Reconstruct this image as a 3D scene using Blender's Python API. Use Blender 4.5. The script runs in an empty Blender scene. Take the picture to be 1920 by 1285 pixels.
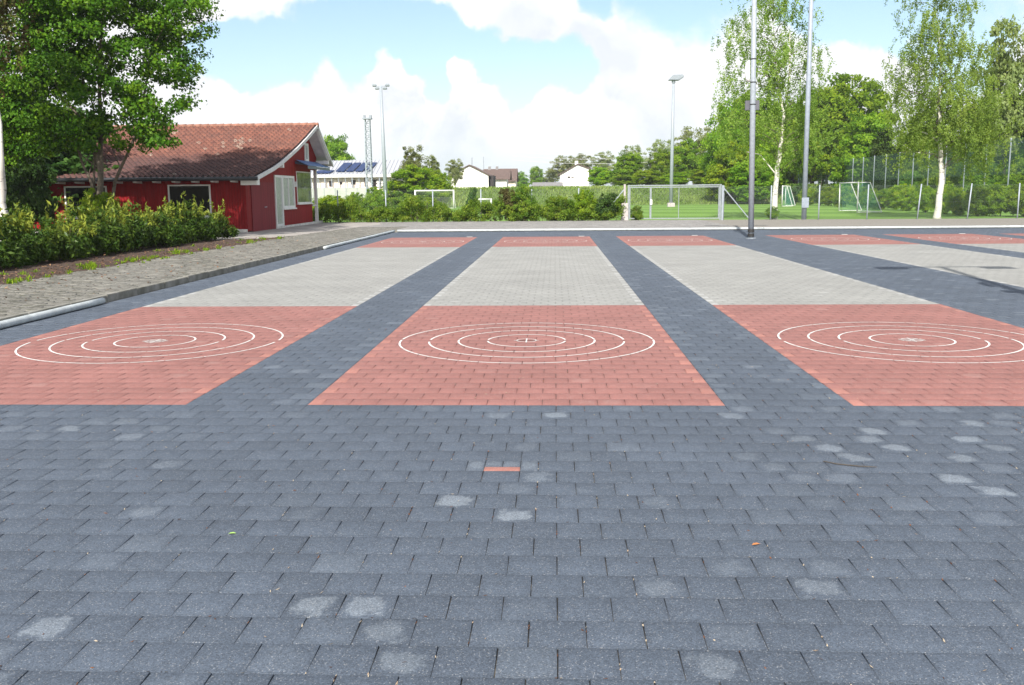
import bpy, math, random
import numpy as np
from mathutils import Matrix, Vector
D = bpy.data
SC = bpy.context.scene
COL = SC.collection
rad = math.radians

# ------------------------------------------------------------------ camera
CAM_H, YAW, PITCH, ROLL, FPX = 1.5023, 0.0467, 0.1591, 0.0089, 1745.3
def cam_axes():
    cy, sy = math.cos(YAW), math.sin(YAW)
    f = np.array([-sy*math.cos(PITCH), cy*math.cos(PITCH), -math.sin(PITCH)])
    r = np.array([cy, sy, 0.0]); d = np.cross(f, r)
    return (math.cos(ROLL)*r+math.sin(ROLL)*d, -math.sin(ROLL)*r+math.cos(ROLL)*d, f)
AX = cam_axes()
cam = D.cameras.new('camera'); camo = D.objects.new('camera', cam); COL.objects.link(camo)
M = Matrix.Identity(4)
for i in range(3):
    M[i][0] = AX[0][i]; M[i][1] = -AX[1][i]; M[i][2] = -AX[2][i]
M[2][3] = CAM_H
camo.matrix_world = M
cam.sensor_width = 36; cam.lens = FPX/1920*36
cam.clip_start = 0.1; cam.clip_end = 6000
SC.camera = camo
def ray(px, py):
    return AX[0]*((px-960)/FPX)+AX[1]*((py-642.5)/FPX)+AX[2]
def at(px, py, Y):            # the point at distance Y seen in that direction
    d = ray(px, py); return d*(Y/d[1])+np.array([0, 0, CAM_H])
def unit(v): return v/np.linalg.norm(v)

# ------------------------------------------------------------------ light
SUN_EL, SUN_AZ = rad(40), math.atan2(-0.15, -0.99)       # direction to the sun: behind, slightly left
sdir = Vector((math.sin(SUN_AZ)*math.cos(SUN_EL), math.cos(SUN_AZ)*math.cos(SUN_EL), math.sin(SUN_EL)))
sun = D.lights.new('sun', 'SUN'); suno = D.objects.new('sun', sun); COL.objects.link(suno)
sun.energy = 4.9; sun.angle = rad(0.6); sun.color = (1.0, 0.95, 0.87)
suno.rotation_euler = sdir.to_track_quat('Z', 'Y').to_euler()
suno.location = (0, -20, 60)
SC.view_settings.view_transform = 'Standard'; SC.view_settings.look = 'None'
SC.view_settings.exposure = 0.62; SC.view_settings.gamma = 1.0
SC.view_settings.use_curve_mapping = False
SC.cycles.transparent_max_bounces = 24
SC.cycles.max_bounces = 8

def N(nt, t, **kw):
    n = nt.nodes.new(t)
    for k, v in kw.items():
        if k == 'ins':
            for a, b in v.items(): n.inputs[a].default_value = b
        else: setattr(n, k, v)
    return n
def math_(nt, op, a, b=None, c=None):
    n = nt.nodes.new('ShaderNodeMath'); n.operation = op
    for i, v in enumerate((a, b, c)):
        if v is None: continue
        if isinstance(v, (int, float)): n.inputs[i].default_value = v
        else: nt.links.new(v, n.inputs[i])
    return n.outputs[0]
def mixc(nt, fac, a, b, mode='MIX'):
    n = nt.nodes.new('ShaderNodeMix'); n.data_type = 'RGBA'; n.blend_type = mode
    for s, v in ((n.inputs[0], fac), (n.inputs[6], a), (n.inputs[7], b)):
        if isinstance(v, (int, float)): s.default_value = v
        elif isinstance(v, (tuple, list)): s.default_value = tuple(v) if len(v) == 4 else (*v, 1)
        else: nt.links.new(v, s)
    return n.outputs[2]

W = D.worlds.new('World'); SC.world = W; W.use_nodes = True
def build_world():
    nt = W.node_tree; nt.nodes.clear(); L = nt.links.new
    out = N(nt, 'ShaderNodeOutputWorld')
    sky = N(nt, 'ShaderNodeTexSky', sky_type='NISHITA', sun_disc=False, sun_elevation=SUN_EL, sun_rotation=SUN_AZ,
            air_density=1.0, dust_density=1.2, ozone_density=1.0)
    tc = N(nt, 'ShaderNodeTexCoord')
    # cloud shapes are functions of the view direction on the sky sphere
    nz = N(nt, 'ShaderNodeTexNoise', ins={'Scale': 5.0, 'Detail': 6.0, 'Roughness': 0.6})
    L(tc.outputs['Generated'], nz.inputs['Vector'])
    sub = N(nt, 'ShaderNodeVectorMath', operation='SUBTRACT'); L(nz.outputs['Color'], sub.inputs[0]); sub.inputs[1].default_value = (.5, .5, .5)
    sca = N(nt, 'ShaderNodeVectorMath', operation='SCALE'); L(sub.outputs[0], sca.inputs[0]); sca.inputs['Scale'].default_value = 0.13
    add = N(nt, 'ShaderNodeVectorMath', operation='ADD'); L(tc.outputs['Generated'], add.inputs[0]); L(sca.outputs[0], add.inputs[1])
    nrm = N(nt, 'ShaderNodeVectorMath', operation='NORMALIZE'); L(add.outputs[0], nrm.inputs[0])
    def blobs(lst):
        tot = None
        for px, py, r, s in lst:
            d = unit(ray(px, py)); a = r/FPX
            dt = N(nt, 'ShaderNodeVectorMath', operation='DOT_PRODUCT'); L(nrm.outputs[0], dt.inputs[0]); dt.inputs[1].default_value = tuple(d)
            mr = N(nt, 'ShaderNodeMapRange', interpolation_type='SMOOTHSTEP'); L(dt.outputs['Value'], mr.inputs[0])
            mr.inputs[1].default_value = math.cos(a*1.5); mr.inputs[2].default_value = math.cos(a*0.4)
            mr.inputs[3].default_value = 0; mr.inputs[4].default_value = s
            tot = mr.outputs[0] if tot is None else math_(nt, 'ADD', tot, mr.outputs[0])
        return tot
    holes = blobs([(420, 112, 50, 1), (500, 110, 60, 1), (590, 95, 65, 1), (690, 90, 60, 1), (780, 75, 50, .9), (840, 60, 35, .7), (800, 140, 45, .8), (660, 150, 40, .1),
                   (915, 85, 45, .9), (990, 130, 50, 1), (1070, 135, 45, .9), (1000, 165, 40, .6), (1135, 20, 30, .55), (725, 165, 45, -.9), (560, 185, 50, -.7), (870, 120, 28, -.6), (950, 185, 40, -.6), (800, 185, 28, .5), (400, 185, 50, -.6),
                   (1530, 15, 55, 1), (1640, 5, 60, 1), (1720, 20, 50, .9), (1860, 40, 70, .8), (1830, 110, 45, .5), (1110, 160, 30, .4), (345, 140, 30, .3),
                   (1290, -120, 150, 1), (700, -160, 150, .8)])
    shade = blobs([(985, 60, 60, .9), (1110, 115, 40, .9), (1190, 105, 40, .8), (1255, 225, 50, .7), (1180, 160, 40, .5), (940, 100, 30, .5), (520, 30, 60, .25), (400, 150, 40, .4), (1600, 110, 60, .3), (870, 255, 60, .25), (1320, 150, 50, .4)])
    n2 = N(nt, 'ShaderNodeTexNoise', ins={'Scale': 14.0, 'Detail': 8.0, 'Roughness': 0.62}); L(tc.outputs['Generated'], n2.inputs['Vector'])
    n3 = N(nt, 'ShaderNodeTexNoise', ins={'Scale': 2.6, 'Detail': 7.0, 'Roughness': 0.6}); L(tc.outputs['Generated'], n3.inputs['Vector'])
    sep = N(nt, 'ShaderNodeSeparateXYZ'); L(tc.outputs['Generated'], sep.inputs[0])
    front = N(nt, 'ShaderNodeMapRange', interpolation_type='SMOOTHSTEP'); L(sep.outputs['Y'], front.inputs[0])
    front.inputs[1].default_value = 0.6; front.inputs[2].default_value = 0.8
    back = math_(nt, 'MULTIPLY_ADD', n3.outputs['Fac'], 4.0, -1.55)
    base = N(nt, 'ShaderNodeMix'); L(front.outputs[0], base.inputs[0]); L(back, base.inputs[2]); base.inputs[3].default_value = 1.0
    den = math_(nt, 'SUBTRACT', base.outputs[0], holes)
    den = math_(nt, 'ADD', den, math_(nt, 'MULTIPLY_ADD', n2.outputs['Fac'], 0.9, -0.45))
    m = N(nt, 'ShaderNodeMapRange', interpolation_type='SMOOTHSTEP'); L(den, m.inputs[0])
    m.inputs[1].default_value = 0.22; m.inputs[2].default_value = 0.72
    cl = mixc(nt, math_(nt, 'MULTIPLY', shade, math_(nt, 'ADD', n2.outputs['Fac'], .45)), (.76, .765, .775), (.60, .63, .68))
    n5 = N(nt, 'ShaderNodeTexNoise', ins={'Scale': 7.0, 'Detail': 7.0, 'Roughness': .65}); L(nrm.outputs[0], n5.inputs['Vector'])
    m5 = N(nt, 'ShaderNodeMapRange', interpolation_type='SMOOTHSTEP'); L(n5.outputs['Fac'], m5.inputs[0]); m5.inputs[1].default_value = .48; m5.inputs[2].default_value = .70
    cl = mixc(nt, math_(nt, 'MULTIPLY', m5.outputs[0], .75), cl, (.50, .545, .60))
    hz = N(nt, 'ShaderNodeMapRange', interpolation_type='SMOOTHSTEP'); L(sep.outputs['Z'], hz.inputs[0]); hz.inputs[1].default_value = .09; hz.inputs[2].default_value = .0
    cl = mixc(nt, math_(nt, 'MULTIPLY', hz.outputs[0], .8), cl, (.57, .64, .66))
    bg1 = N(nt, 'ShaderNodeBackground'); L(sky.outputs[0], bg1.inputs[0]); bg1.inputs[1].default_value = 0.118
    bg2 = N(nt, 'ShaderNodeBackground'); L(cl, bg2.inputs[0]); bg2.inputs[1].default_value = 1.0
    mx = N(nt, 'ShaderNodeMixShader'); L(m.outputs[0], mx.inputs[0]); L(bg1.outputs[0], mx.inputs[1]); L(bg2.outputs[0], mx.inputs[2])
    L(mx.outputs[0], out.inputs[0])
build_world()

# ------------------------------------------------------------------ materials
def srgb(r, g, b):
    f = lambda c: (c/255/12.92) if c/255 <= .04045 else ((c/255+.055)/1.055)**2.4
    return (f(r), f(g), f(b))
def newmat(name):
    m = D.materials.new(name); m.use_nodes = True; nt = m.node_tree
    return m, nt, nt.nodes['Principled BSDF']
def simple(name, col, rough=.6, var=.15, scale=6., bump=0., metal=0., spec=.5, col2=None, detail=5., lo=.35, hi=.65):
    m, nt, b = newmat(name); L = nt.links.new
    tc = N(nt, 'ShaderNodeTexCoord')
    nz = N(nt, 'ShaderNodeTexNoise', ins={'Scale': scale, 'Detail': detail, 'Roughness': .62}); L(tc.outputs['Object'], nz.inputs[0])
    mr = N(nt, 'ShaderNodeMapRange'); L(nz.outputs['Fac'], mr.inputs[0]); mr.inputs[1].default_value = lo; mr.inputs[2].default_value = hi
    c2 = col2 or tuple(c*(1-var) for c in col)
    c1 = col if col2 else tuple(min(1, c*(1+var)) for c in col)
    L(mixc(nt, mr.outputs[0], c2, c1), b.inputs['Base Color'])
    b.inputs['Roughness'].default_value = rough; b.inputs['Metallic'].default_value = metal
    b.inputs['Specular IOR Level'].default_value = spec
    if bump:
        bm = N(nt, 'ShaderNodeBump', ins={'Strength': bump, 'Distance': .02}); L(nz.outputs['Fac'], bm.inputs['Height']); L(bm.outputs[0], b.inputs['Normal'])
    return m
def leafmat(name, dark, mid, light, trans=.35, rough=.5):
    m, nt, b = newmat(name); L = nt.links.new
    a = N(nt, 'ShaderNodeAttribute', attribute_name='tone')
    r = N(nt, 'ShaderNodeValToRGB'); L(a.outputs['Fac'], r.inputs[0])
    e = r.color_ramp.elements; e[0].color = (*dark, 1); e[1].color = (*light, 1); e[0].position = .05; e[1].position = .95
    x = e.new(.5); x.color = (*mid, 1)
    oi = N(nt, 'ShaderNodeObjectInfo')
    hs = N(nt, 'ShaderNodeHueSaturation'); L(r.outputs[0], hs.inputs['Color'])
    L(math_(nt, 'MULTIPLY_ADD', oi.outputs['Random'], .03, .485), hs.inputs['Hue'])
    L(math_(nt, 'MULTIPLY_ADD', oi.outputs['Random'], .3, .85), hs.inputs['Value'])
    L(hs.outputs[0], b.inputs['Base Color']); b.inputs['Roughness'].default_value = rough; b.inputs['Specular IOR Level'].default_value = .12
    t = N(nt, 'ShaderNodeBsdfTranslucent')
    tcol = mixc(nt, 1.0, hs.outputs[0], (1.35, 1.25, .55), 'MULTIPLY'); L(tcol, t.inputs[0])
    mx = N(nt, 'ShaderNodeMixShader', ins={0: trans}); L(b.outputs[0], mx.inputs[1]); L(t.outputs[0], mx.inputs[2])
    L(mx.outputs[0], nt.nodes['Material Output'].inputs[0])
    return m
def stonemat(name, base, patch, edge, speck=.35, var=.35):
    m, nt, b = newmat(name); L = nt.links.new
    tc = N(nt, 'ShaderNodeTexCoord')
    a = N(nt, 'ShaderNodeAttribute', attribute_name='stone')      # R tone, G pale stain, B pale edge stone
    sp = N(nt, 'ShaderNodeSeparateColor'); L(a.outputs['Color'], sp.inputs[0])
    uv = N(nt, 'ShaderNodeAttribute', attribute_name='cell')
    # grain of the aggregate
    v = N(nt, 'ShaderNodeTexVoronoi', ins={'Scale': 260.0}); L(tc.outputs['Object'], v.inputs['Vector'])
    sv = N(nt, 'ShaderNodeSeparateColor'); L(v.outputs['Color'], sv.inputs[0])
    n1 = N(nt, 'ShaderNodeTexNoise', ins={'Scale': 95.0, 'Detail': 4.0, 'Roughness': .7}); L(tc.outputs['Object'], n1.inputs['Vector'])
    n2 = N(nt, 'ShaderNodeTexNoise', ins={'Scale': 1.1, 'Detail': 5.0, 'Roughness': .6}); L(tc.outputs['Object'], n2.inputs['Vector'])
    n4 = N(nt, 'ShaderNodeTexNoise', ins={'Scale': 17.0, 'Detail': 4.0, 'Roughness': .65}); L(tc.outputs['Object'], n4.inputs['Vector'])
    f = math_(nt, 'MULTIPLY_ADD', sp.outputs[0], var, 1-var/2)
    f = math_(nt, 'MULTIPLY', f, math_(nt, 'MULTIPLY_ADD', sv.outputs[0], speck*1.5, 1-speck*.75))
    f = math_(nt, 'MULTIPLY', f, math_(nt, 'MULTIPLY_ADD', n1.outputs['Fac'], speck*2.2, 1-speck*1.1))
    f = math_(nt, 'MULTIPLY', f, math_(nt, 'MULTIPLY_ADD', n2.outputs['Fac'], .5, .75))
    f = math_(nt, 'MULTIPLY', f, math_(nt, 'MULTIPLY_ADD', n4.outputs['Fac'], .5, .75))
    # bright single grains
    g = N(nt, 'ShaderNodeMapRange'); L(sv.outputs[1], g.inputs[0]); g.inputs[1].default_value = .93; g.inputs[2].default_value = 1.0
    c0 = mixc(nt, sp.outputs[2], base, edge)
    # stain: an uneven oval in the middle of some stones
    s0 = N(nt, 'ShaderNodeVectorMath', operation='SUBTRACT'); L(uv.outputs['Vector'], s0.inputs[0]); s0.inputs[1].default_value = (.5, .5, 0)
    sq = N(nt, 'ShaderNodeSeparateXYZ'); L(s0.outputs[0], sq.inputs[0])
    p4 = math_(nt, 'POWER', math_(nt, 'ADD', math_(nt, 'POWER', math_(nt, 'ABSOLUTE', sq.outputs[0]), 3.), math_(nt, 'POWER', math_(nt, 'ABSOLUTE', sq.outputs[1]), 3.)), .3333)
    n7 = N(nt, 'ShaderNodeTexNoise', ins={'Scale': 10.0, 'Detail': 5.0, 'Roughness': .65}); L(tc.outputs['Object'], n7.inputs['Vector'])
    wv = math_(nt, 'ADD', p4, math_(nt, 'MULTIPLY_ADD', n7.outputs['Fac'], 1.1, -.55))
    mk = N(nt, 'ShaderNodeMapRange', interpolation_type='SMOOTHSTEP'); L(wv, mk.inputs[0])
    mk.inputs[1].default_value = .45; mk.inputs[2].default_value = .26; mk.inputs[3].default_value = 0; mk.inputs[4].default_value = 1
    pm = math_(nt, 'MULTIPLY', mk.outputs[0], sp.outputs[1])
    pm = math_(nt, 'MULTIPLY', pm, math_(nt, 'MULTIPLY_ADD', n1.outputs['Fac'], 1.2, .25))
    pm = math_(nt, 'MINIMUM', pm, 1.0)
    n6 = N(nt, 'ShaderNodeTexNoise', ins={'Scale': 1.7, 'Detail': 7.0, 'Roughness': .7}); L(tc.outputs['Object'], n6.inputs['Vector'])
    sc_ = N(nt, 'ShaderNodeMapRange', interpolation_type='SMOOTHSTEP'); L(n6.outputs['Fac'], sc_.inputs[0]); sc_.inputs[1].default_value = .60; sc_.inputs[2].default_value = .76; sc_.inputs[3].default_value = 0; sc_.inputs[4].default_value = .4
    pm = math_(nt, 'MAXIMUM', pm, sc_.outputs[0])
    c1 = mixc(nt, pm, c0, patch)
    vm = N(nt, 'ShaderNodeVectorMath', operation='SCALE'); L(c1, vm.inputs[0]); L(f, vm.inputs['Scale'])
    rim = N(nt, 'ShaderNodeMapRange', interpolation_type='SMOOTHSTEP'); L(math_(nt, 'ADD', math_(nt, 'MAXIMUM', math_(nt, 'ABSOLUTE', sq.outputs[0]), math_(nt, 'ABSOLUTE', sq.outputs[1])), math_(nt, 'MULTIPLY_ADD', n4.outputs['Fac'], .16, -.08)), rim.inputs[0]); rim.inputs[1].default_value = .36; rim.inputs[2].default_value = .5
    rc = N(nt, 'ShaderNodeVectorMath', operation='SCALE'); L(vm.outputs[0], rc.inputs[0]); L(math_(nt, 'MULTIPLY_ADD', rim.outputs[0], -.10, 1.02), rc.inputs['Scale'])
    c2 = mixc(nt, math_(nt, 'MULTIPLY', g.outputs[0], .4), rc.outputs[0], (.45, .45, .45))
    L(c2, b.inputs['Base Color'])
    b.inputs['Roughness'].default_value = .82; b.inputs['Specular IOR Level'].default_value = .3
    bm = N(nt, 'ShaderNodeBump', ins={'Strength': .5, 'Distance': .0012}); L(math_(nt, 'ADD', sv.outputs[0], n1.outputs['Fac']), bm.inputs['Height']); L(bm.outputs[0], b.inputs['Normal'])
    return m
def glass(name, tint=(.005, .006, .007), rough=.1, spec=.06):
    m, nt, b = newmat(name)
    b.inputs['Base Color'].default_value = (*tint, 1); b.inputs['Roughness'].default_value = rough; b.inputs['Specular IOR Level'].default_value = spec
    return m
def boards(name, col, pitch=.11):
    m, nt, b = newmat(name); L = nt.links.new
    tc = N(nt, 'ShaderNodeTexCoord'); s = N(nt, 'ShaderNodeSeparateXYZ'); L(tc.outputs['Object'], s.inputs[0])
    u = math_(nt, 'DIVIDE', math_(nt, 'ADD', s.outputs[0], s.outputs[1]), pitch)
    fr = math_(nt, 'FRACT', u); fl = math_(nt, 'FLOOR', u)
    d = math_(nt, 'ABSOLUTE', math_(nt, 'SUBTRACT', fr, .5))
    gr = N(nt, 'ShaderNodeMapRange'); L(d, gr.inputs[0]); gr.inputs[1].default_value = .40; gr.inputs[2].default_value = .49
    wn = N(nt, 'ShaderNodeTexWhiteNoise', noise_dimensions='1D'); L(fl, wn.inputs['W'])
    mp = N(nt, 'ShaderNodeMapping'); L(tc.outputs['Object'], mp.inputs[0]); mp.inputs['Scale'].default_value = (14, 14, 1.2)
    nz = N(nt, 'ShaderNodeTexNoise', ins={'Scale': 1.5, 'Detail': 5.0}); L(mp.outputs[0], nz.inputs[0])
    f = math_(nt, 'MULTIPLY', math_(nt, 'MULTIPLY_ADD', wn.outputs[0], .22, .88), math_(nt, 'MULTIPLY_ADD', nz.outputs['Fac'], .6, .7))
    f = math_(nt, 'MULTIPLY', f, math_(nt, 'MULTIPLY_ADD', gr.outputs[0], -.45, 1.0))
    vm = N(nt, 'ShaderNodeVectorMath', operation='SCALE'); vm.inputs[0].default_value = col; L(f, vm.inputs['Scale'])
    L(vm.outputs[0], b.inputs['Base Color']); b.inputs['Roughness'].default_value = .65; b.inputs['Specular IOR Level'].default_value = .15
    bm = N(nt, 'ShaderNodeBump', ins={'Strength': .8, 'Distance': .015}); bm.invert = True; L(gr.outputs[0], bm.inputs['Height']); L(bm.outputs[0], b.inputs['Normal'])
    return m
def paving(name, col, col2, joint, bw, bh, rot=0., grime=(.09, .09, .05), grime_amt=.5):
    m, nt, b = newmat(name); L = nt.links.new
    tc = N(nt, 'ShaderNodeTexCoord'); mp = N(nt, 'ShaderNodeMapping'); L(tc.outputs['Object'], mp.inputs[0]); mp.inputs['Rotation'].default_value = (0, 0, rot)
    br = N(nt, 'ShaderNodeTexBrick', ins={'Scale': 1.0, 'Mortar Size': .012, 'Mortar Smooth': .25, 'Brick Width': bw, 'Row Height': bh, 'Color1': (*col, 1), 'Color2': (*col2, 1), 'Mortar': (*joint, 1)})
    L(mp.outputs[0], br.inputs['Vector'])
    n1 = N(nt, 'ShaderNodeTexNoise', ins={'Scale': 1.3, 'Detail': 7.0, 'Roughness': .68}); L(tc.outputs['Object'], n1.inputs[0])
    n2 = N(nt, 'ShaderNodeTexNoise', ins={'Scale': 45.0, 'Detail': 4.0, 'Roughness': .7}); L(tc.outputs['Object'], n2.inputs[0])
    mr = N(nt, 'ShaderNodeMapRange'); L(n1.outputs['Fac'], mr.inputs[0]); mr.inputs[1].default_value = .42; mr.inputs[2].default_value = .68
    c = mixc(nt, math_(nt, 'MULTIPLY', mr.outputs[0], grime_amt), br.outputs[0], grime)
    vm = N(nt, 'ShaderNodeVectorMath', operation='SCALE'); L(c, vm.inputs[0]); L(math_(nt, 'MULTIPLY_ADD', n2.outputs['Fac'], 1.0, .5), vm.inputs['Scale'])
    L(vm.outputs[0], b.inputs['Base Color']); b.inputs['Roughness'].default_value = .88; b.inputs['Specular IOR Level'].default_value = .25
    h = math_(nt, 'MULTIPLY_ADD', br.outputs['Fac'], -1.0, math_(nt, 'MULTIPLY', n2.outputs['Fac'], .4))
    bm = N(nt, 'ShaderNodeBump', ins={'Strength': .9, 'Distance': .012}); L(h, bm.inputs['Height']); L(bm.outputs[0], b.inputs['Normal'])
    return m

MAT = {}
MAT['dark'] = stonemat('dark_concrete_stone', (.070, .087, .114), (.16, .185, .215), (.094, .114, .143), speck=.42, var=.2)
MAT['red'] = stonemat('red_concrete_stone', (.258, .115, .100), (.30, .18, .16), (.35, .155, .125), speck=.22, var=.14)
MAT['grey'] = stonemat('grey_concrete_stone', (.262, .261, .246), (.33, .33, .32), (.36, .36, .35), speck=.2, var=.12)
MAT['sand'] = simple('joint_sand', (.12, .105, .085), .95, scale=11, col2=(.014, .014, .014), lo=.50, hi=.66, detail=7)
MAT['paint'] = simple('white_line_paint', (.66, .645, .62), .7, .12, 60, col2=(.42, .33, .30), lo=.22, hi=.42)
MAT['kerb'] = simple('kerb_concrete', (.27, .26, .235), .9, scale=3.5, bump=.4, col2=(.13, .125, .10), detail=8)
MAT['walk'] = paving('mossy_grey_pavers', (.23, .215, .195), (.18, .168, .15), (.05, .05, .036), .22, .11, grime=(.085, .08, .048), grime_amt=.55)
MAT['strip'] = paving('grey_pavers', (.26, .245, .235), (.215, .205, .195), (.085, .08, .07), .22, .22, rot=.0, grime=(.17, .155, .135), grime_amt=.5)
MAT['gravel'] = simple('stony_gravel', (.27, .25, .22), .95, scale=40, bump=.6, col2=(.15, .135, .115), detail=9)
MAT['pad'] = simple('pale_concrete', (.36, .335, .31), .9, scale=1.2, bump=.2, col2=(.25, .225, .20), detail=9)
MAT['mulch'] = simple('bark_mulch', (.10, .058, .040), .95, scale=28, bump=1., col2=(.026, .017, .012), detail=8)
MAT['soil'] = simple('meadow_ground', (.10, .14, .04), .95, scale=.35, col2=(.07, .11, .028), detail=9)
MAT['bark'] = simple('grey_brown_bark', (.17, .14, .105), .9, scale=14, bump=.8, col2=(.075, .06, .045), detail=8)
MAT['bark2'] = simple('dark_bark', (.10, .08, .06), .9, scale=6, bump=.6, col2=(.05, .04, .03))
MAT['white'] = simple('white_paint', (.76, .75, .72), .55, .08, 3)
MAT['whitegrey'] = simple('white_grey_paint', (.62, .61, .60), .6, .1, 3)
MAT['redboards'] = boards('red_vertical_boards', (.25, .012, .014))
MAT['reddoor'] = boards('red_door_boards', (.22, .026, .034), .15)
MAT['glass'] = glass('window_glass')
MAT['curtain'] = simple('pale_curtain', (.42, .45, .42), .25, .2, 9, spec=.8)
MAT['plinth'] = simple('pale_plinth', (.62, .60, .56), .85, .2, 5)
MAT['gutter'] = simple('black_gutter', (.018, .02, .024), .4, .2, 4)
MAT['steel'] = simple('galvanised_steel', (.29, .325, .365), .45, .12, 12)
MAT['steeld'] = simple('dull_steel', (.26, .29, .33), .5, .15, 12, metal=.3)
MAT['greysteel'] = simple('blue_grey_steel', (.27, .31, .37), .5, .12, 7)
MAT['blacktape'] = simple('black_rubber', (.02, .02, .02), .6, .3, 20)
MAT['darkbox'] = simple('dark_grey_casing', (.10, .10, .12), .5, .1, 8)
MAT['blue'] = simple('blue_fabric', (.10, .19, .40), .6, .15, 20)
MAT['bluedark'] = simple('dark_blue_metal', (.07, .09, .13), .4, .2, 10)
MAT['panel'] = simple('solar_panel', (.012, .030, .10), .4, .25, 1.5, spec=.2)
MAT['wire'] = simple('fence_wire', (.15, .19, .17), .5, .15, 12)
MAT['wallw'] = simple('white_render', (.84, .81, .76), .85, .04, .8)
MAT['wallc'] = simple('cream_render', (.86, .76, .66), .85, .06, .8)
MAT['roofb'] = simple('brown_roof_tiles', (.115, .078, .066), .85, .25, 3, bump=.4)
MAT['roofr'] = simple('red_roof_tiles', (.42, .10, .07), .85, .25, 3)
MAT['roofg'] = simple('grey_flat_roof', (.22, .21, .21), .85, .2, 3)
MAT['dark_in'] = simple('dark_opening', (.03, .025, .025), .8, .3, 2)
MAT['tube'] = simple('white_plastic_tube', (.52, .56, .57), .55, scale=7, col2=(.36, .39, .40), detail=7)
MAT['concrete'] = simple('weathered_concrete', (.50, .46, .44), .9, scale=6, bump=.3, col2=(.34, .31, .30), detail=8)
L_ = leafmat
MAT['leaf_maple'] = L_('maple_leaves', (.028, .085, .006), (.060, .155, .009), (.16, .285, .016), .28)
MAT['leaf_laurel'] = L_('laurel_leaves', (.030, .075, .012), (.085, .145, .022), (.27, .31, .045), .28, .4)
MAT['leaf_birch'] = L_('birch_leaves', (.13, .205, .040), (.215, .32, .062), (.32, .42, .095), .55)
MAT['leaf_mid'] = L_('deciduous_leaves', (.095, .195, .014), (.195, .34, .024), (.33, .45, .036), .55)
MAT['leaf_yellow'] = L_('yellow_green_leaves', (.095, .20, .012), (.215, .36, .020), (.38, .46, .030), .55)
MAT['leaf_pale'] = L_('pale_green_leaves', (.15, .20, .068), (.24, .30, .11), (.34, .38, .16), .5)
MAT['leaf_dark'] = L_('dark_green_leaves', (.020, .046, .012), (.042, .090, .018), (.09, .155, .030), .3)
MAT['leaf_shrub'] = L_('shrub_leaves', (.065, .145, .016), (.15, .285, .030), (.33, .43, .060), .5)
MAT['leaf_russet'] = L_('russet_leaves', (.060, .050, .018), (.10, .085, .028), (.14, .17, .045), .3)
MAT['grassblade'] = L_('long_grass_blades', (.12, .20, .035), (.19, .28, .060), (.28, .34, .11), .3)

# ------------------------------------------------------------------ mesh helpers
def link(o, parent=None):
    COL.objects.link(o)
    if parent is not None: o.parent = parent
    return o
def np_mesh(name, v, quads, mat, parent=None, tone=None, smooth=False, stone=None, cell=None):
    v = np.asarray(v, np.float32); quads = np.asarray(quads, np.int32); k = quads.shape[1]
    me = D.meshes.new(name); me.vertices.add(len(v)); me.vertices.foreach_set('co', v.ravel())
    nf = len(quads); me.loops.add(nf*k); me.loops.foreach_set('vertex_index', quads.ravel())
    me.polygons.add(nf); me.polygons.foreach_set('loop_start', np.arange(0, nf*k, k, dtype=np.int32))
    if smooth: me.polygons.foreach_set('use_smooth', np.ones(nf, bool))
    if tone is not None:
        a = me.attributes.new('tone', 'FLOAT', 'FACE'); a.data.foreach_set('value', np.asarray(tone, np.float32))
    if stone is not None:
        a = me.attributes.new('stone', 'FLOAT_COLOR', 'FACE'); a.data.foreach_set('color', np.asarray(stone, np.float32).ravel())
    if cell is not None:
        a = me.attributes.new('cell', 'FLOAT_VECTOR', 'POINT'); a.data.foreach_set('vector', np.asarray(cell, np.float32).ravel())
    me.update(calc_edges=True)
    if isinstance(mat, str): mat = MAT[mat]
    me.materials.append(mat)
    return link(D.objects.new(name, me), parent)
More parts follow.
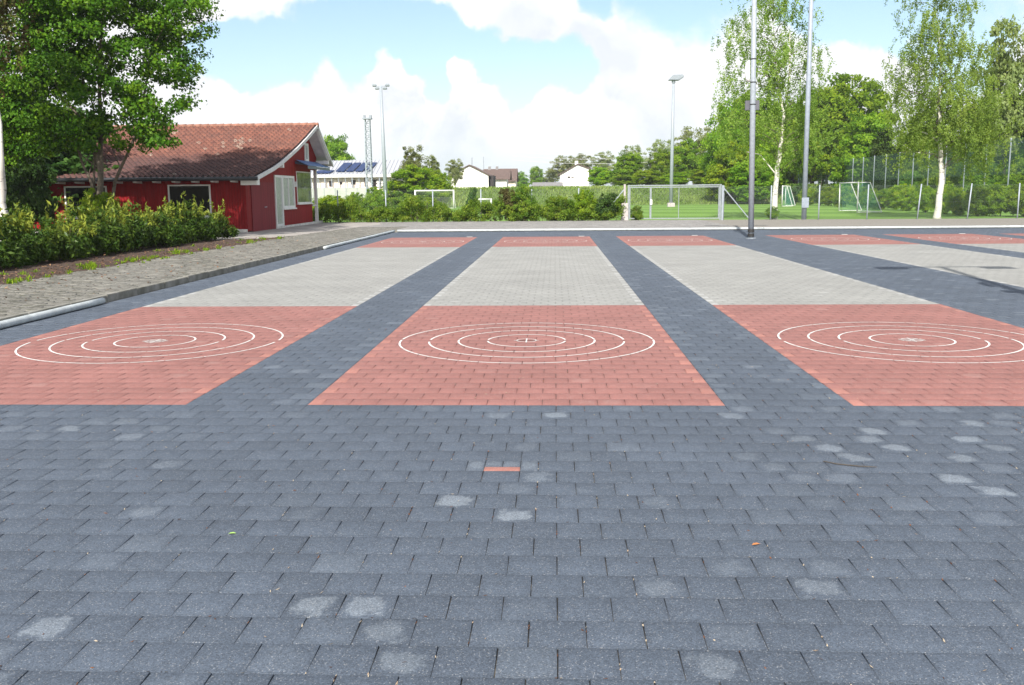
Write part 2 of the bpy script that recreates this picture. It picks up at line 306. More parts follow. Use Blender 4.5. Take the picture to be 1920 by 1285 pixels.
class MB:
    """collects boxes, bars, tubes and polygons, then makes ONE mesh object"""
    def __init__(s): s.v = []; s.f = []
    def add(s, vs, fs):
        b = len(s.v); s.v += [tuple(map(float, p)) for p in vs]; s.f += [tuple(b+i for i in f) for f in fs]; return s
    def box(s, a, b):
        x0, y0, z0 = a; x1, y1, z1 = b
        return s.add([(x0, y0, z0), (x1, y0, z0), (x1, y1, z0), (x0, y1, z0), (x0, y0, z1), (x1, y0, z1), (x1, y1, z1), (x0, y1, z1)],
                     [(0, 3, 2, 1), (4, 5, 6, 7), (0, 1, 5, 4), (1, 2, 6, 5), (2, 3, 7, 6), (3, 0, 4, 7)])
    def bar(s, p, q, w, h=None, up=(0, 0, 1)):
        p = Vector(p); q = Vector(q); h = h or w; d = (q-p).normalized(); up = Vector(up)
        if abs(d.dot(up)) > .99: up = Vector((0, 1, 0))
        x = d.cross(up).normalized()*w/2; y = x.normalized().cross(d).normalized()*h/2
        return s.add([p-x-y, p+x-y, p+x+y, p-x+y, q-x-y, q+x-y, q+x+y, q-x+y],
                     [(0, 3, 2, 1), (4, 5, 6, 7), (0, 1, 5, 4), (1, 2, 6, 5), (2, 3, 7, 6), (3, 0, 4, 7)])
    def tube(s, pts, r, n=10, cap=True):
        pts = [Vector(p) for p in pts]; rs = r if isinstance(r, (list, tuple)) else [r]*len(pts); base = len(s.v); ref = None
        for i, p in enumerate(pts):
            d = (pts[min(i+1, len(pts)-1)]-pts[max(i-1, 0)]).normalized()
            if ref is None: ref = Vector((0, 0, 1)) if abs(d.z) < .9 else Vector((1, 0, 0))
            x = (ref-d*ref.dot(d)).normalized(); y = d.cross(x); ref = x
            for k in range(n):
                a = 2*math.pi*k/n; q = p+(x*math.cos(a)+y*math.sin(a))*rs[i]; s.v.append(tuple(q))
        for i in range(len(pts)-1):
            for k in range(n):
                a = base+i*n+k; b = base+i*n+(k+1) % n; s.f.append((a, b, b+n, a+n))
        if cap:
            s.f.append(tuple(base+k for k in reversed(range(n)))); s.f.append(tuple(base+(len(pts)-1)*n+k for k in range(n)))
        return s
    def prism(s, poly, axis, a, b):
        """extrude a polygon; axis 'x' takes (y,z), 'y' takes (x,z), 'z' takes (x,y)"""
        mk = {'x': lambda t, p: (t, p[0], p[1]), 'y': lambda t, p: (p[0], t, p[1]), 'z': lambda t, p: (p[0], p[1], t)}[axis]
        n = len(poly); vs = [mk(a, p) for p in poly]+[mk(b, p) for p in poly]
        return s.add(vs, [tuple(range(n)), tuple(reversed(range(n, 2*n)))]+[(i, i+n, (i+1) % n+n, (i+1) % n) for i in range(n)])
    def build(s, name, mat, parent=None, smooth=False, bevel=0):
        me = D.meshes.new(name); me.from_pydata(s.v, [], s.f); me.update()
        import bmesh
        bm = bmesh.new(); bm.from_mesh(me); bmesh.ops.recalc_face_normals(bm, faces=bm.faces)
        if bevel: bmesh.ops.bevel(bm, geom=list(bm.edges), offset=bevel, segments=2, affect='EDGES', clamp_overlap=True)
        bm.to_mesh(me); bm.free()
        if smooth: me.polygons.foreach_set('use_smooth', [True]*len(me.polygons))
        me.materials.append(MAT[mat] if isinstance(mat, str) else mat)
        return link(D.objects.new(name, me), parent)
def tag(o, label=None, cat=None, group=None, kind=None):
    if label: o['label'] = label
    if cat: o['category'] = cat
    if group: o['group'] = group
    if kind: o['kind'] = kind
    return o
def empty(name, loc=(0, 0, 0), rz=0.):
    o = D.objects.new(name, None); o.empty_display_size = .2; o.location = tuple(map(float, loc)); o.rotation_euler.z = rz
    return link(o)
def copy_tree(src, loc, rz=0., scale=None):
    def rec(o, parent):
        c = o.copy(); link(c, parent)
        for ch in [k for k in o.children]: rec(ch, c)
        return c
    kids = rec(src, None); kids.location = tuple(map(float, loc)); kids.rotation_euler.z = rz
    if scale is not None: kids.scale = scale
    return kids
def sheet(name, poly, z, mat, kind='structure', parent=None):
    v = [(x, y, z) for x, y in poly]; me = D.meshes.new(name); me.from_pydata(v, [], [tuple(range(len(v)))]); me.update()
    if me.polygons[0].normal.z < 0: me.flip_normals()
    me.materials.append(MAT[mat]); o = link(D.objects.new(name, me), parent)
    if kind: o['kind'] = kind
    return o

# ------------------------------------------------------------------ ground
def ground_z(x, y):
    x = np.asarray(x, float); y = np.asarray(y, float)
    s = np.clip((y-111.5)/9, 0, 1); s = s*s*(3-2*s); m = np.clip((x+22)/7, 0, 1); m = m*m*(3-2*m)
    return 2.1*s*m-.02
def build_terrain():
    xs = np.unique(np.concatenate([np.linspace(-1200, -120, 12), np.linspace(-120, 120, 97), np.linspace(120, 1200, 12)]))
    ys = np.unique(np.concatenate([np.linspace(-400, 38, 10), np.linspace(38, 100, 12), np.linspace(100, 130, 31), np.linspace(130, 1500, 16)]))
    X, Y = np.meshgrid(xs, ys); Z = ground_z(X, Y)
    Z = np.where(Y < 60, -.05, Z)
    v = np.stack([X, Y, Z], -1).reshape(-1, 3); nx = len(xs)
    i, j = np.meshgrid(np.arange(len(ys)-1), np.arange(nx-1), indexing='ij'); a = (i*nx+j).ravel()
    o = np_mesh('ground', v, np.stack([a, a+1, a+1+nx, a+nx], 1), 'soil', smooth=True); o['kind'] = 'structure'
build_terrain()
# mown pitch with mowing stripes
def lawn_mat():
    m, nt, b = newmat('mown_lawn'); L = nt.links.new
    tc = N(nt, 'ShaderNodeTexCoord'); s = N(nt, 'ShaderNodeSeparateXYZ'); L(tc.outputs['Object'], s.inputs[0])
    u = math_(nt, 'ADD', math_(nt, 'MULTIPLY', s.outputs[0], .22), math_(nt, 'MULTIPLY', s.outputs[1], .5))
    w = math_(nt, 'SINE', u); w = math_(nt, 'MULTIPLY_ADD', w, 2.5, .5)
    w = math_(nt, 'MINIMUM', math_(nt, 'MAXIMUM', w, 0.), 1.)
    nz = N(nt, 'ShaderNodeTexNoise', ins={'Scale': .5, 'Detail': 8.0, 'Roughness': .7}); L(tc.outputs['Object'], nz.inputs[0])
    n2 = N(nt, 'ShaderNodeTexNoise', ins={'Scale': 14., 'Detail': 4.0, 'Roughness': .7}); L(tc.outputs['Object'], n2.inputs[0])
    c = mixc(nt, w, (.10, .21, .032), (.16, .295, .056))
    c = mixc(nt, math_(nt, 'MULTIPLY', nz.outputs['Fac'], .5), c, (.15, .20, .055))
    vm = N(nt, 'ShaderNodeVectorMath', operation='SCALE'); L(c, vm.inputs[0]); L(math_(nt, 'MULTIPLY_ADD', n2.outputs['Fac'], .9, .55), vm.inputs['Scale'])
    L(vm.outputs[0], b.inputs['Base Color']); b.inputs['Roughness'].default_value = .9; b.inputs['Specular IOR Level'].default_value = .1
    bm = N(nt, 'ShaderNodeBump', ins={'Strength': .8, 'Distance': .05}); L(n2.outputs['Fac'], bm.inputs['Height']); L(bm.outputs[0], b.inputs['Normal'])
    MAT['lawn'] = m
lawn_mat()
sheet('lawn', [(-70, 47.0), (34, 47.0), (34, 111.3), (-70, 111.3)], .0, 'lawn')

# ------------------------------------------------------------------ stone paving of the court
LX0 = -1.793                 # one long edge of the lane in front of the camera
LY0, S = 6.517, .2           # near edge of the lanes, stone size
LANES = [LX0-3.9, LX0, LX0+3.9, LX0+9.0, LX0+12.95, LX0+16.85]
rs = np.random.default_rng(11)
def stones(name, rects, mat, parent=None, kind=None, z0=0., jz=.0004, jt=.0003, gap=None):
    """rects: rows of x0,x1,y0,y1,tone,stain,edge -> one mesh of bevelled stones"""
    R = np.asarray(rects, float); n = len(R)
    gx, gy, ch, dz = (.0018, .0006, .0024, .001) if mat == 'dark' else (.0017, .0005, .0018, .0008) if mat == 'red' else (.0013, .0005, .0016, .0007)
    if gap: gx, gy, ch, dz = gap
    x0, x1, y0, y1 = R[:, 0]+gx, R[:, 1]-gx, R[:, 2]+gy, R[:, 3]-gy
    y0 = y0+rs.uniform(-.0008, .0008, n); x0 = x0+rs.uniform(-.0012, .0012, n)
    z = z0+rs.normal(0, jz, n)
    V = np.zeros((n, 12, 3)); tilt = rs.normal(0, jt, (n, 4))
    cx = np.stack([x0, x1, x1, x0], 1); cy = np.stack([y0, y0, y1, y1], 1)
    sx = np.array([1, -1, -1, 1]); sy = np.array([1, 1, -1, -1])
    V[:, 0:4, 0] = cx+sx*ch; V[:, 0:4, 1] = cy+sy*ch; V[:, 0:4, 2] = z[:, None]+tilt
    V[:, 4:8, 0] = cx; V[:, 4:8, 1] = cy; V[:, 4:8, 2] = z[:, None]+tilt-dz
    V[:, 8:12, 0] = cx; V[:, 8:12, 1] = cy; V[:, 8:12, 2] = z0-.02
    q = np.array([[0, 1, 2, 3]]+[[4+i, 4+(i+1) % 4, (i+1) % 4, i] for i in range(4)]+[[8+i, 8+(i+1) % 4, 4+(i+1) % 4, 4+i] for i in range(4)])
    F = (q[None]+(np.arange(n)*12)[:, None, None]).reshape(-1, 4)
    st = np.ones((n, 9, 4)); st[:, :, 0] = R[:, 4, None]; st[:, :, 1] = R[:, 5, None]; st[:, :, 2] = R[:, 6, None]
    cell = np.zeros((n, 12, 3)); u = np.array([[0, 0], [1, 0], [1, 1], [0, 1]]); cell[:, 0:4, :2] = u; cell[:, 4:8, :2] = u; cell[:, 8:12, :2] = u
    o = np_mesh(name, V.reshape(-1, 3), F, mat, parent, stone=st.reshape(-1, 4), cell=cell.reshape(-1, 3))
    if kind: o['kind'] = kind
    return o
def row_cuts(xa, xb, off):
    """stone boundaries in a row from xa to xb, joints at off + n*S"""
    k = np.arange(math.ceil((xa-off)/S-1e-6), math.floor((xb-off)/S+1e-6)+1)*S+off
    c = [xa]+[v for v in k if xa+.03 < v < xb-.03]+[xb]
    return c
STAINS = [(-.49, 4.42, 1), (-.18, 4.22, 1), (-.89, 3.23, .9), (-.7, 3.23, .8), (-.6, 3.03, .6), (-.5, 2.83, .6), (.48, 2.85, .6), (.99, 3.43, .6), (-1.82, 3.04, .8),
          (2.12, 4.86, 1), (2.23, 4.66, 1), (2.03, 5.86, 1), (2.03, 5.48, 1), (2.51, 5.67, 1), (-.04, 6.16, .9), (.06, 6.16, .7), (1.5, 5.7, .6), (1.75, 5.25, .8), (2.4, 5.2, .8),
          (2.6, 5.45, .6), (1.62, 5.5, .8), (1.85, 5.66, .7), (-3.2, 5.9, .8), (-2.7, 5.7, .5), (-3.6, 5.4, .5), (2.5, 4.3, .7), (3.1, 5.8, .9), (3.4, 5.5, .7), (1.05, 5.2, .3), (.5, 4.5, .25), (1.3, 6.2, .6), (2.7, 6.1, .8)]
def dark_rows(xa, xb, ya, yb, out, holes=()):
    i0, i1 = round((ya-LY0)/S), round((yb-LY0)/S)
    for i in range(i0, i1):
        y0 = LY0+i*S; off = LX0+(S/2 if i % 2 == 0 else 0)
        c = row_cuts(xa, xb, off)
        for a, b in zip(c[:-1], c[1:]):
            cx, cy = (a+b)/2, y0+.1
            st = 0.
            for sx, sy, s in STAINS:
                if a-.001 <= sx < b and y0 <= sy < y0+S: st = max(st, s)
            if st == 0:
                p = .06+(.12 if cx > 1.2 and cy > 4.2 else 0)
                if rs.random() < p: st = rs.uniform(.1, .45)
            e = 0.
            if rs.random() < .03: e = rs.uniform(.3, .8)
            if cy > LY0 and (a == xa or b == xb) and i % 2 and rs.random() < .6: e = rs.uniform(.5, 1.1)
            if i == -8 and abs(cx+.393) < .02:             # half stones beside the red marker
                out += [(a, a+.1, y0, y0+S, .6, .5, .7), (a+.1, b, y0+.075, y0+S, .6, .3, .5)]; continue
            if i == -8 and abs(cx+.193) < .02:
                out += [(a, a+.1, y0+.075, y0+S, .6, .3, .5), (a+.1, b, y0, y0+S, .6, .5, .7)]; continue
            out.append((a, b, y0, y0+S, rs.beta(2.5, 2.5), st, e))
dark = []
XL, XR, YE = -6.42, 28.0, 37.12
dark_rows(XL, XR, LY0-8.0, LY0, dark)
edges = [XL]
for l in LANES: edges += [l, l+3.0]
edges.append(XR)
for a, b in zip(edges[::2], edges[1::2]): dark_rows(a, b, LY0, LY0+26, dark)
dark_rows(XL, XR, LY0+26, LY0+30.6, dark)
tag(stones('pavement', dark, 'dark'), kind='structure')
sheet('pavement_bed', [(-6.5, -1.6), (XR, -1.6), (XR, 37.3), (-6.5, 37.3)], -.007, 'sand')
sheet('pavement_apron', [(-60, -80), (60, -80), (60, -1.45), (-60, -1.45)], -.004, 'gravel')
tag(stones('marker_stone', [(LX0+1.4, LX0+1.6, LY0-1.6, LY0-1.525, .6, 0, .7)], 'red'), 'small flat red paving strip let into the dark stones before the lanes', 'paving stone')

def ring_strips(cx, cy, R, w, n, mb, z=.0028):
    """painted circle, missing where it crosses the joints"""
    for k in range(n):
        t0, t1 = 2*math.pi*k/n, 2*math.pi*(k+1)/n; tm = (t0+t1)/2
        x, y = cx+R*math.cos(tm), cy+R*math.sin(tm)
        i = math.floor((y-LY0)/S); fy = (y-LY0)/S-i; off = LX0+(S/2 if i % 2 == 0 else 0); fx = ((x-off)/S) % 1
        if min(fx, 1-fx)*S < .003 or (min(fy, 1-fy)*S < .0012): continue
        mb.add([(cx+(R-w/2)*math.cos(t0), cy+(R-w/2)*math.sin(t0), z), (cx+(R+w/2)*math.cos(t0), cy+(R+w/2)*math.sin(t0), z),
                (cx+(R+w/2)*math.cos(t1), cy+(R+w/2)*math.sin(t1), z), (cx+(R-w/2)*math.cos(t1), cy+(R-w/2)*math.sin(t1), z)], [(0, 1, 2, 3)])
LANE_LABEL = ['lane beside the kerb with the tubes', 'lane straight ahead of the viewer', 'lane between the middle lane and the tall pole', 'lane just beyond the tall pole', 'fifth lane from the kerb with the tubes', 'farthest lane from the red hut']
def lane(idx, x):
    root = empty('playing_lane', (0, 0, 0)); root['kind'] = 'structure'
    for nm, mat, r0, r1 in (('target_zone', 'red', 0, 30), ('sliding_zone', 'grey', 30, 100), ('target_zone', 'red', 100, 130)):
        out = []; tone = .5
        for i in range(r0, r1):
            if i % 6 == 0: tone = rs.uniform(.25, .75)
            if mat == 'grey': tone = .28 if (30 <= i < 32 or 37 < i < 52 or i > 86) else .72
            y0 = LY0+i*S; off = x+(S/2 if i % 2 == 0 else 0)
            c = row_cuts(x, x+3.0, off)
            for k, (a, b) in enumerate(zip(c[:-1], c[1:])):
                e = 0.
                if (k == 0 or k == len(c)-2) and i % 2 == 0 and rs.random() < .85: e = rs.uniform(.6, 1.)
                st = rs.uniform(.15, .5) if rs.random() < .05 else 0
                t = .55*rs.beta(2.5, 2.5)+.45*tone if mat == 'grey' else rs.beta(2.5, 2.5)
                out.append((a, b, y0, y0+S, t, st, e))
        stones(nm, out, mat, root)
    for cy in (LY0+2.96, LY0+23.04):
        mb = MB(); cx = x+1.5
        for R in (1.3, 1.0, .7, .4): ring_strips(cx, cy, R, .019, int(R*700), mb)
        ring_strips(cx, cy, .1, .012, 90, mb)
        for a in ((.0, .13), (.13, .0), (.08, .08) if idx != 1 else (.1, 0)):
            d = Vector((a[0], a[1], 0)); p = Vector((-a[1], a[0], 0)).normalized()*.007
            c = Vector((cx, cy, .0028)); mb.add([c-d-p, c-d+p, c+d+p, c+d-p], [(0, 1, 2, 3)])
        if idx != 1:
            for dy in (-.05, .05): mb.add([(cx-.12, cy+dy-.006, .0028), (cx+.12, cy+dy-.006, .0028), (cx+.12, cy+dy+.006, .0028), (cx-.12, cy+dy+.006, .0028)], [(0, 1, 2, 3)])
        mb.build('target_rings', 'paint', root)
    MB().box((x+2.62, LY0+26.05, .003), (x+2.82, LY0+26.11, .010)).build('end_mark', 'paint', root)
    root['label'] = LANE_LABEL[idx]+' with red ends and grey middle'
for i, x in enumerate(LANES): lane(i, x)

# litter on the stones
def litter():
    v = []; f = []; t = []; n = 0
    def flake(x, y, l, w, a, z, tone):
        nonlocal n
        c, s = math.cos(a), math.sin(a)
        for (p, q, h) in ((-l, 0, 0), (0, -w, rs.uniform(.0, .004)), (l, 0, rs.uniform(.001, .006)), (0, w, 0)):
            v.append((x+p*c-q*s, y+p*s+q*c, z+h))
        f.append((n, n+1, n+2, n+3)); t.append(tone); n += 4
    for k in range(1700):
        y = rs.uniform(2.0, 11); x = rs.uniform(-.62*y-.3, .62*y+.3)
        i = math.floor((y-LY0)/S); off = LX0+(S/2 if i % 2 == 0 else 0)
        if rs.random() < .75:
            if rs.random() < .5: x = round((x-off)/S)*S+off; a = math.pi/2+rs.normal(0, .2)
            else: y = LY0+round((y-LY0)/S)*S; a = rs.normal(0, .25)
            z = .0005
        else: a = rs.uniform(0, 6); z = .002
        flake(x, y, rs.uniform(.003, .012), rs.uniform(.0015, .0035), a, z, rs.choice([.1, .3, .5, .8, .95, 1.]))
    o = np_mesh('leaf_litter', v, f, leafmat('dry_litter', (.07, .035, .02), (.20, .085, .035), (.40, .34, .26), .1), tone=t); o['kind'] = 'stuff'
litter()
def twig():
    pts = [(1.50, 5.12, .004), (1.56, 5.06, .006), (1.66, 5.01, .009), (1.76, 5.01, .004)]
    tag(MB().tube(pts, [.002, .003, .003, .0015], 6).build('twig', 'bark2'), 'thin curved dry twig lying on the dark stones', 'twig')
twig()
def leafthing(x, y, rz, mat, label, s):
    p = [(-.5, 0, 0), (-.2, -.22, .1), (.2, -.2, .12), (.55, 0, .02), (.2, .2, .14), (-.2, .22, .1)]
    me = D.meshes.new('fallen_leaf'); me.from_pydata([(a*s, b*s, c*s) for a, b, c in p]+[(0, 0, .02*s)], [], [(6, 0, 1), (6, 1, 2), (6, 2, 3), (6, 3, 4), (6, 4, 5), (6, 5, 0)])
    me.materials.append(mat); o = link(D.objects.new('fallen_leaf', me)); o.location = (x, y, .004); o.rotation_euler.z = rz
    tag(o, label, 'leaf')
leafthing(-1.45, 3.93, .1, simple('green_leaf', (.25, .40, .10), .5), 'small pale green leaf fallen on the dark paving', .035)
leafthing(.86, 3.85, .3, simple('brown_leaf', (.38, .15, .05), .6), 'small orange brown leaf fallen on the dark paving', .04)

# ------------------------------------------------------------------ kerbs, walk, far strip
def kerb(name, a, b, w, h, n):
    mb = MB(); a = Vector(a); b = Vector(b)
    for i in range(n):
        p, q = a.lerp(b, i/n), a.lerp(b, (i+1)/n); d = (q-p).normalized()
        j = Vector((0, 0, rs.uniform(-.006, .006))); p = p+d*.003+j; q = q-d*.003+j
        mb.bar(p+Vector((0, 0, h/2)), q+Vector((0, 0, h/2)), w, h)
    o = mb.build(name, 'kerb', bevel=.008); o['kind'] = 'structure'
kerb('kerb', (-6.52, -2, -.05), (-6.52, 37.3, -.05), .10, .15, 39)
kerb('kerb', (-6.47, 37.36, -.05), (40, 37.36, -.05), .09, .14, 46)
sheet('path_bed', [(-9.15, -3), (-6.57, -3), (-6.57, 37.41), (-6.4, 37.41), (-6.4, 37.9), (-8.6, 41), (-9.15, 33)], .078, 'walk')
sheet('forecourt', [(-13.2, 29.3), (-10.3, 29.0), (-9.15, 33), (-8.6, 41), (-8.2, 44.5), (-9.2, 48.6), (-14, 48.6)], .08, 'pad')
sheet('far_path_bed', [(-6.4, 37.41), (7.3, 37.41), (7.3, 48.1), (-9.2, 48.6), (-8.2, 44.5), (-8.6, 41), (-6.4, 37.9)], .0785, 'strip')
sheet('gravel_strip', [(7.3, 37.41), (42, 37.41), (42, 46.6), (20, 46.9), (7.3, 48.1)], .08, 'gravel')
def path_stones():
    out = []; out2 = []
    lx = lambda y: np.interp(y, [-3, 33, 41, 44.5, 48.3], [-9.15, -9.15, -8.6, -8.2, -9.1])
    mo = np.random.default_rng(77)
    for i in range(440):
        y0 = -3+i*.1
        if y0 > 41: break
        xr = -6.57 if y0 < 37.35 else -6.4; x = lx(y0)-(.1 if i % 2 else 0)+mo.normal(0, .02); wob = .012*math.sin(y0*1.7)
        while x < xr-.06:
            b = min(x+.2, xr); b = xr if xr-b < .06 else b
            m = np.clip(mo.normal(.5, .4)+.4*math.sin(y0*.9+x*2.1)+(.35 if x < -8.6 else 0), 0, 1)
            if not (x < -8.95 and mo.random() < .35): out.append((x, b, y0+wob, y0+.1+wob, mo.beta(2, 2), m, 0))
            x = b
    for i in range(54):
        y0 = 37.42+i*.2; x = (max(lx(y0), -6.39) if y0 < 41 else lx(y0))-(.1 if i % 2 and y0 > 41 else 0)
        while x < 7.3:
            b = min(x+.2-(.1 if x < -6.38 and i % 2 and y0 < 41 else 0), 7.32); out2.append((x, b, y0, y0+.2, mo.beta(2, 2), mo.random()*.5 if mo.random() < .3 else 0, 0)); x = b
    tag(stones('path', out, 'walkstone', z0=.087, jz=.003, jt=.0025, gap=(.003, .003, .007, .006)), kind='structure')
    tag(stones('far_path', out2, 'stripstone', z0=.087, jz=.0015, jt=.001, gap=(.003, .003, .004, .003)), kind='structure')
MAT['walkstone'] = stonemat('worn_paver_stone', (.165, .158, .140), (.058, .058, .032), (.2, .2, .2), speck=.3, var=.6)
MAT['stripstone'] = stonemat('grey_paver_stone', (.235, .225, .215), (.15, .14, .12), (.2, .2, .2), speck=.25, var=.4)
path_stones()
def bed():
    xs = np.concatenate([np.linspace(-24, -10.2, 32), np.linspace(-10, -8.85, 28)]); ys = np.linspace(-3, 36, 330); X, Y = np.meshgrid(xs, ys)
    Z = .072+.05*np.clip((-9.05-X)/1.5, 0, 1)+rs.normal(0, .014, X.shape)*np.clip((-8.9-X)/.3, 0, 1)
    v = np.stack([X, Y, Z], -1).reshape(-1, 3); nx = 60; i, j = np.meshgrid(np.arange(329), np.arange(59), indexing='ij'); a = (i*nx+j).ravel()
    # the bed ends where the concrete forecourt begins
    cx = v[a, 0]; cy = v[a, 1]; keep = ~((cx > -13.0) & (cy > np.where(cx > -10.3, 29.2+(cx+10.3)*2.5, 29.2)))
    a = a[keep]; o = np_mesh('planting_bed', v, np.stack([a, a+1, a+1+nx, a+nx], 1), 'mulch', smooth=True); o['kind'] = 'structure'
bed()
def white_tube(a, b, label, wav=.01):
    a = Vector(a); b = Vector(b); n = max(4, int((b-a).length/.5)); pts = []
    for i in range(n+1):
        p = a.lerp(b, i/n); pts.append(p+Vector((rs.normal(0, wav), 0, 0)) if abs((b-a).y) > abs((b-a).x) else p+Vector((0, rs.normal(0, wav), 0)))
    o = MB().tube(pts, .046, 14).build('white_tube', 'tube', smooth=True)
    tag(o, label, 'tube', 'white tubes laid along the kerb'); return o
white_tube((-6.40, 2.5, .047), (-6.41, 12.85, .047), 'white plastic tube along the kerb, nearest to the viewer', .006)
white_tube((-6.40, 25.7, .047), (-6.41, 37.2, .047), 'white plastic tube along the kerb before the red hut', .008)
white_tube((-6.3, 37.25, .047), (8.2, 37.25, .047), 'long white tube along the far kerb before the gate', .005)
white_tube((8.22, 37.25, .047), (27.5, 37.25, .047), 'long white tube along the far kerb before the birches', .005)

# ------------------------------------------------------------------ foliage
def leaf_mesh(C, size, rng, aspect=.55, up=.35, hang=0., out=None):
    """C (n,3) leaf centres -> small folded leaf faces"""
    n = len(C); a = rng.normal(0, 1, (n, 3)); a[:, 2] -= hang; a /= np.linalg.norm(a, axis=1)[:, None]
    nn = rng.normal(0, 1, (n, 3)); nn *= .75; nn[:, 2] += up*2.2
    if out is not None: nn += out*1.5
    s = np.cross(a, nn); s /= np.linalg.norm(s, axis=1)[:, None]+1e-9
    nn = np.cross(s, a); sz = size*rng.uniform(.65, 1.35, n)
    A = a*sz[:, None]*.5; B = s*(sz*aspect*.5)[:, None]; H = nn*(sz*.12)[:, None]
    V = np.stack([C-A, C+B+H, C+A, C-B+H], 1)
    F = np.arange(n*4).reshape(n, 4)
    return V.reshape(-1, 3), F
def clumps(rng, blobs, n, shell=.45):
    """random clump centres in a union of ellipsoids (cx,cy,cz,rx,ry,rz), weight by volume"""
    B = np.asarray(blobs, float); w = (B[:, 3]*B[:, 4]*B[:, 5])**.8; w /= w.sum(); k = rng.choice(len(B), n, p=w)
    d = rng.normal(0, 1, (n, 3)); d /= np.linalg.norm(d, axis=1)[:, None]; r = shell+(1-shell)*rng.random(n)**.6
    return B[k, :3]+d*B[k, 3:6]*r[:, None]
def outward(P):
    c = P.mean(0)-np.array([0, 0, .12*np.ptp(P[:, 2])]); o = (P-c)/(P.std(0)+1e-6); return o/(np.linalg.norm(o, axis=1)[:, None]+1e-9)
def foliage(rng, cent, per, rad_, flat=.7, cvar=.3):
    n = len(cent)*per; k = np.repeat(np.arange(len(cent)), per)
    d = rng.normal(0, 1, (n, 3)); d /= np.linalg.norm(d, axis=1)[:, None]; r = rng.random(n)**.5
    cr = rad_*rng.uniform(.6, 1.4, len(cent))
    P = cent[k]+d*(r*cr[k])[:, None]*np.array([1, 1, flat])
    ct = rng.normal(.5, cvar*.6, len(cent)); tone = np.clip(ct[k]+rng.normal(0, .16, n), 0, 1)
    return P, tone
def limbs(rng, mb, base, fork, cents, r0, wig=.12, n=7):
    for c in cents:
        c = np.asarray(c); f = fork+rng.normal(0, .02, 3)*np.linalg.norm(c-fork); pts = []; rr = []
        for i in range(n):
            t = i/(n-1); p = f*(1-t)+c*t; p[2] += np.linalg.norm(c-f)*.12*math.sin(math.pi*t)
            if 0 < i < n-1: p += rng.normal(0, wig*np.linalg.norm(c-f)*.25, 3)
            pts.append(p); rr.append(r0*(1-t)**.8+.006*r0/.05*.3+.003)
        mb.tube(pts, rr, 6, cap=False)
def make_tree(name, blobs, nc, per, crad, leaf, mat, trunk_h, r0, seed, barkm='bark2', nl=14, flat=.7, aspect=.6, shell=.4, hang=0., lean=(0, 0)):
    rng = np.random.default_rng(seed); root = empty(name)
    cent = clumps(rng, blobs, nc, shell); P, tone = foliage(rng, cent, per, crad, flat)
    keep = P[:, 2] > .05; P, tone = P[keep], tone[keep]
    v, f = leaf_mesh(P, leaf, rng, aspect, hang=hang, out=outward(P))
    np_mesh('crown', v, f, mat, root, tone=tone)
    mb = MB(); top = max(b[2] for b in blobs); fork = np.array([lean[0], lean[1], trunk_h])
    pts = [(0, 0, -.1), (.0, 0, .1)]+[(lean[0]*t+rng.normal(0, r0*.25), lean[1]*t+rng.normal(0, r0*.25), trunk_h*t) for t in (.3, .6, 1)]+[(lean[0]*1.2, lean[1]*1.2, trunk_h+(top-trunk_h)*.5), (lean[0]*1.2, lean[1]*1.2, top)]
    mb.tube(pts, [r0*1.3, r0*1.1, r0, r0*.9, r0*.8, r0*.5, r0*.15], 8)
    limbs(rng, mb, None, fork, cent[rng.choice(len(cent), min(nl, len(cent)), False)], r0*.4)
    mb.build('trunk', barkm, root, smooth=True)
    return root
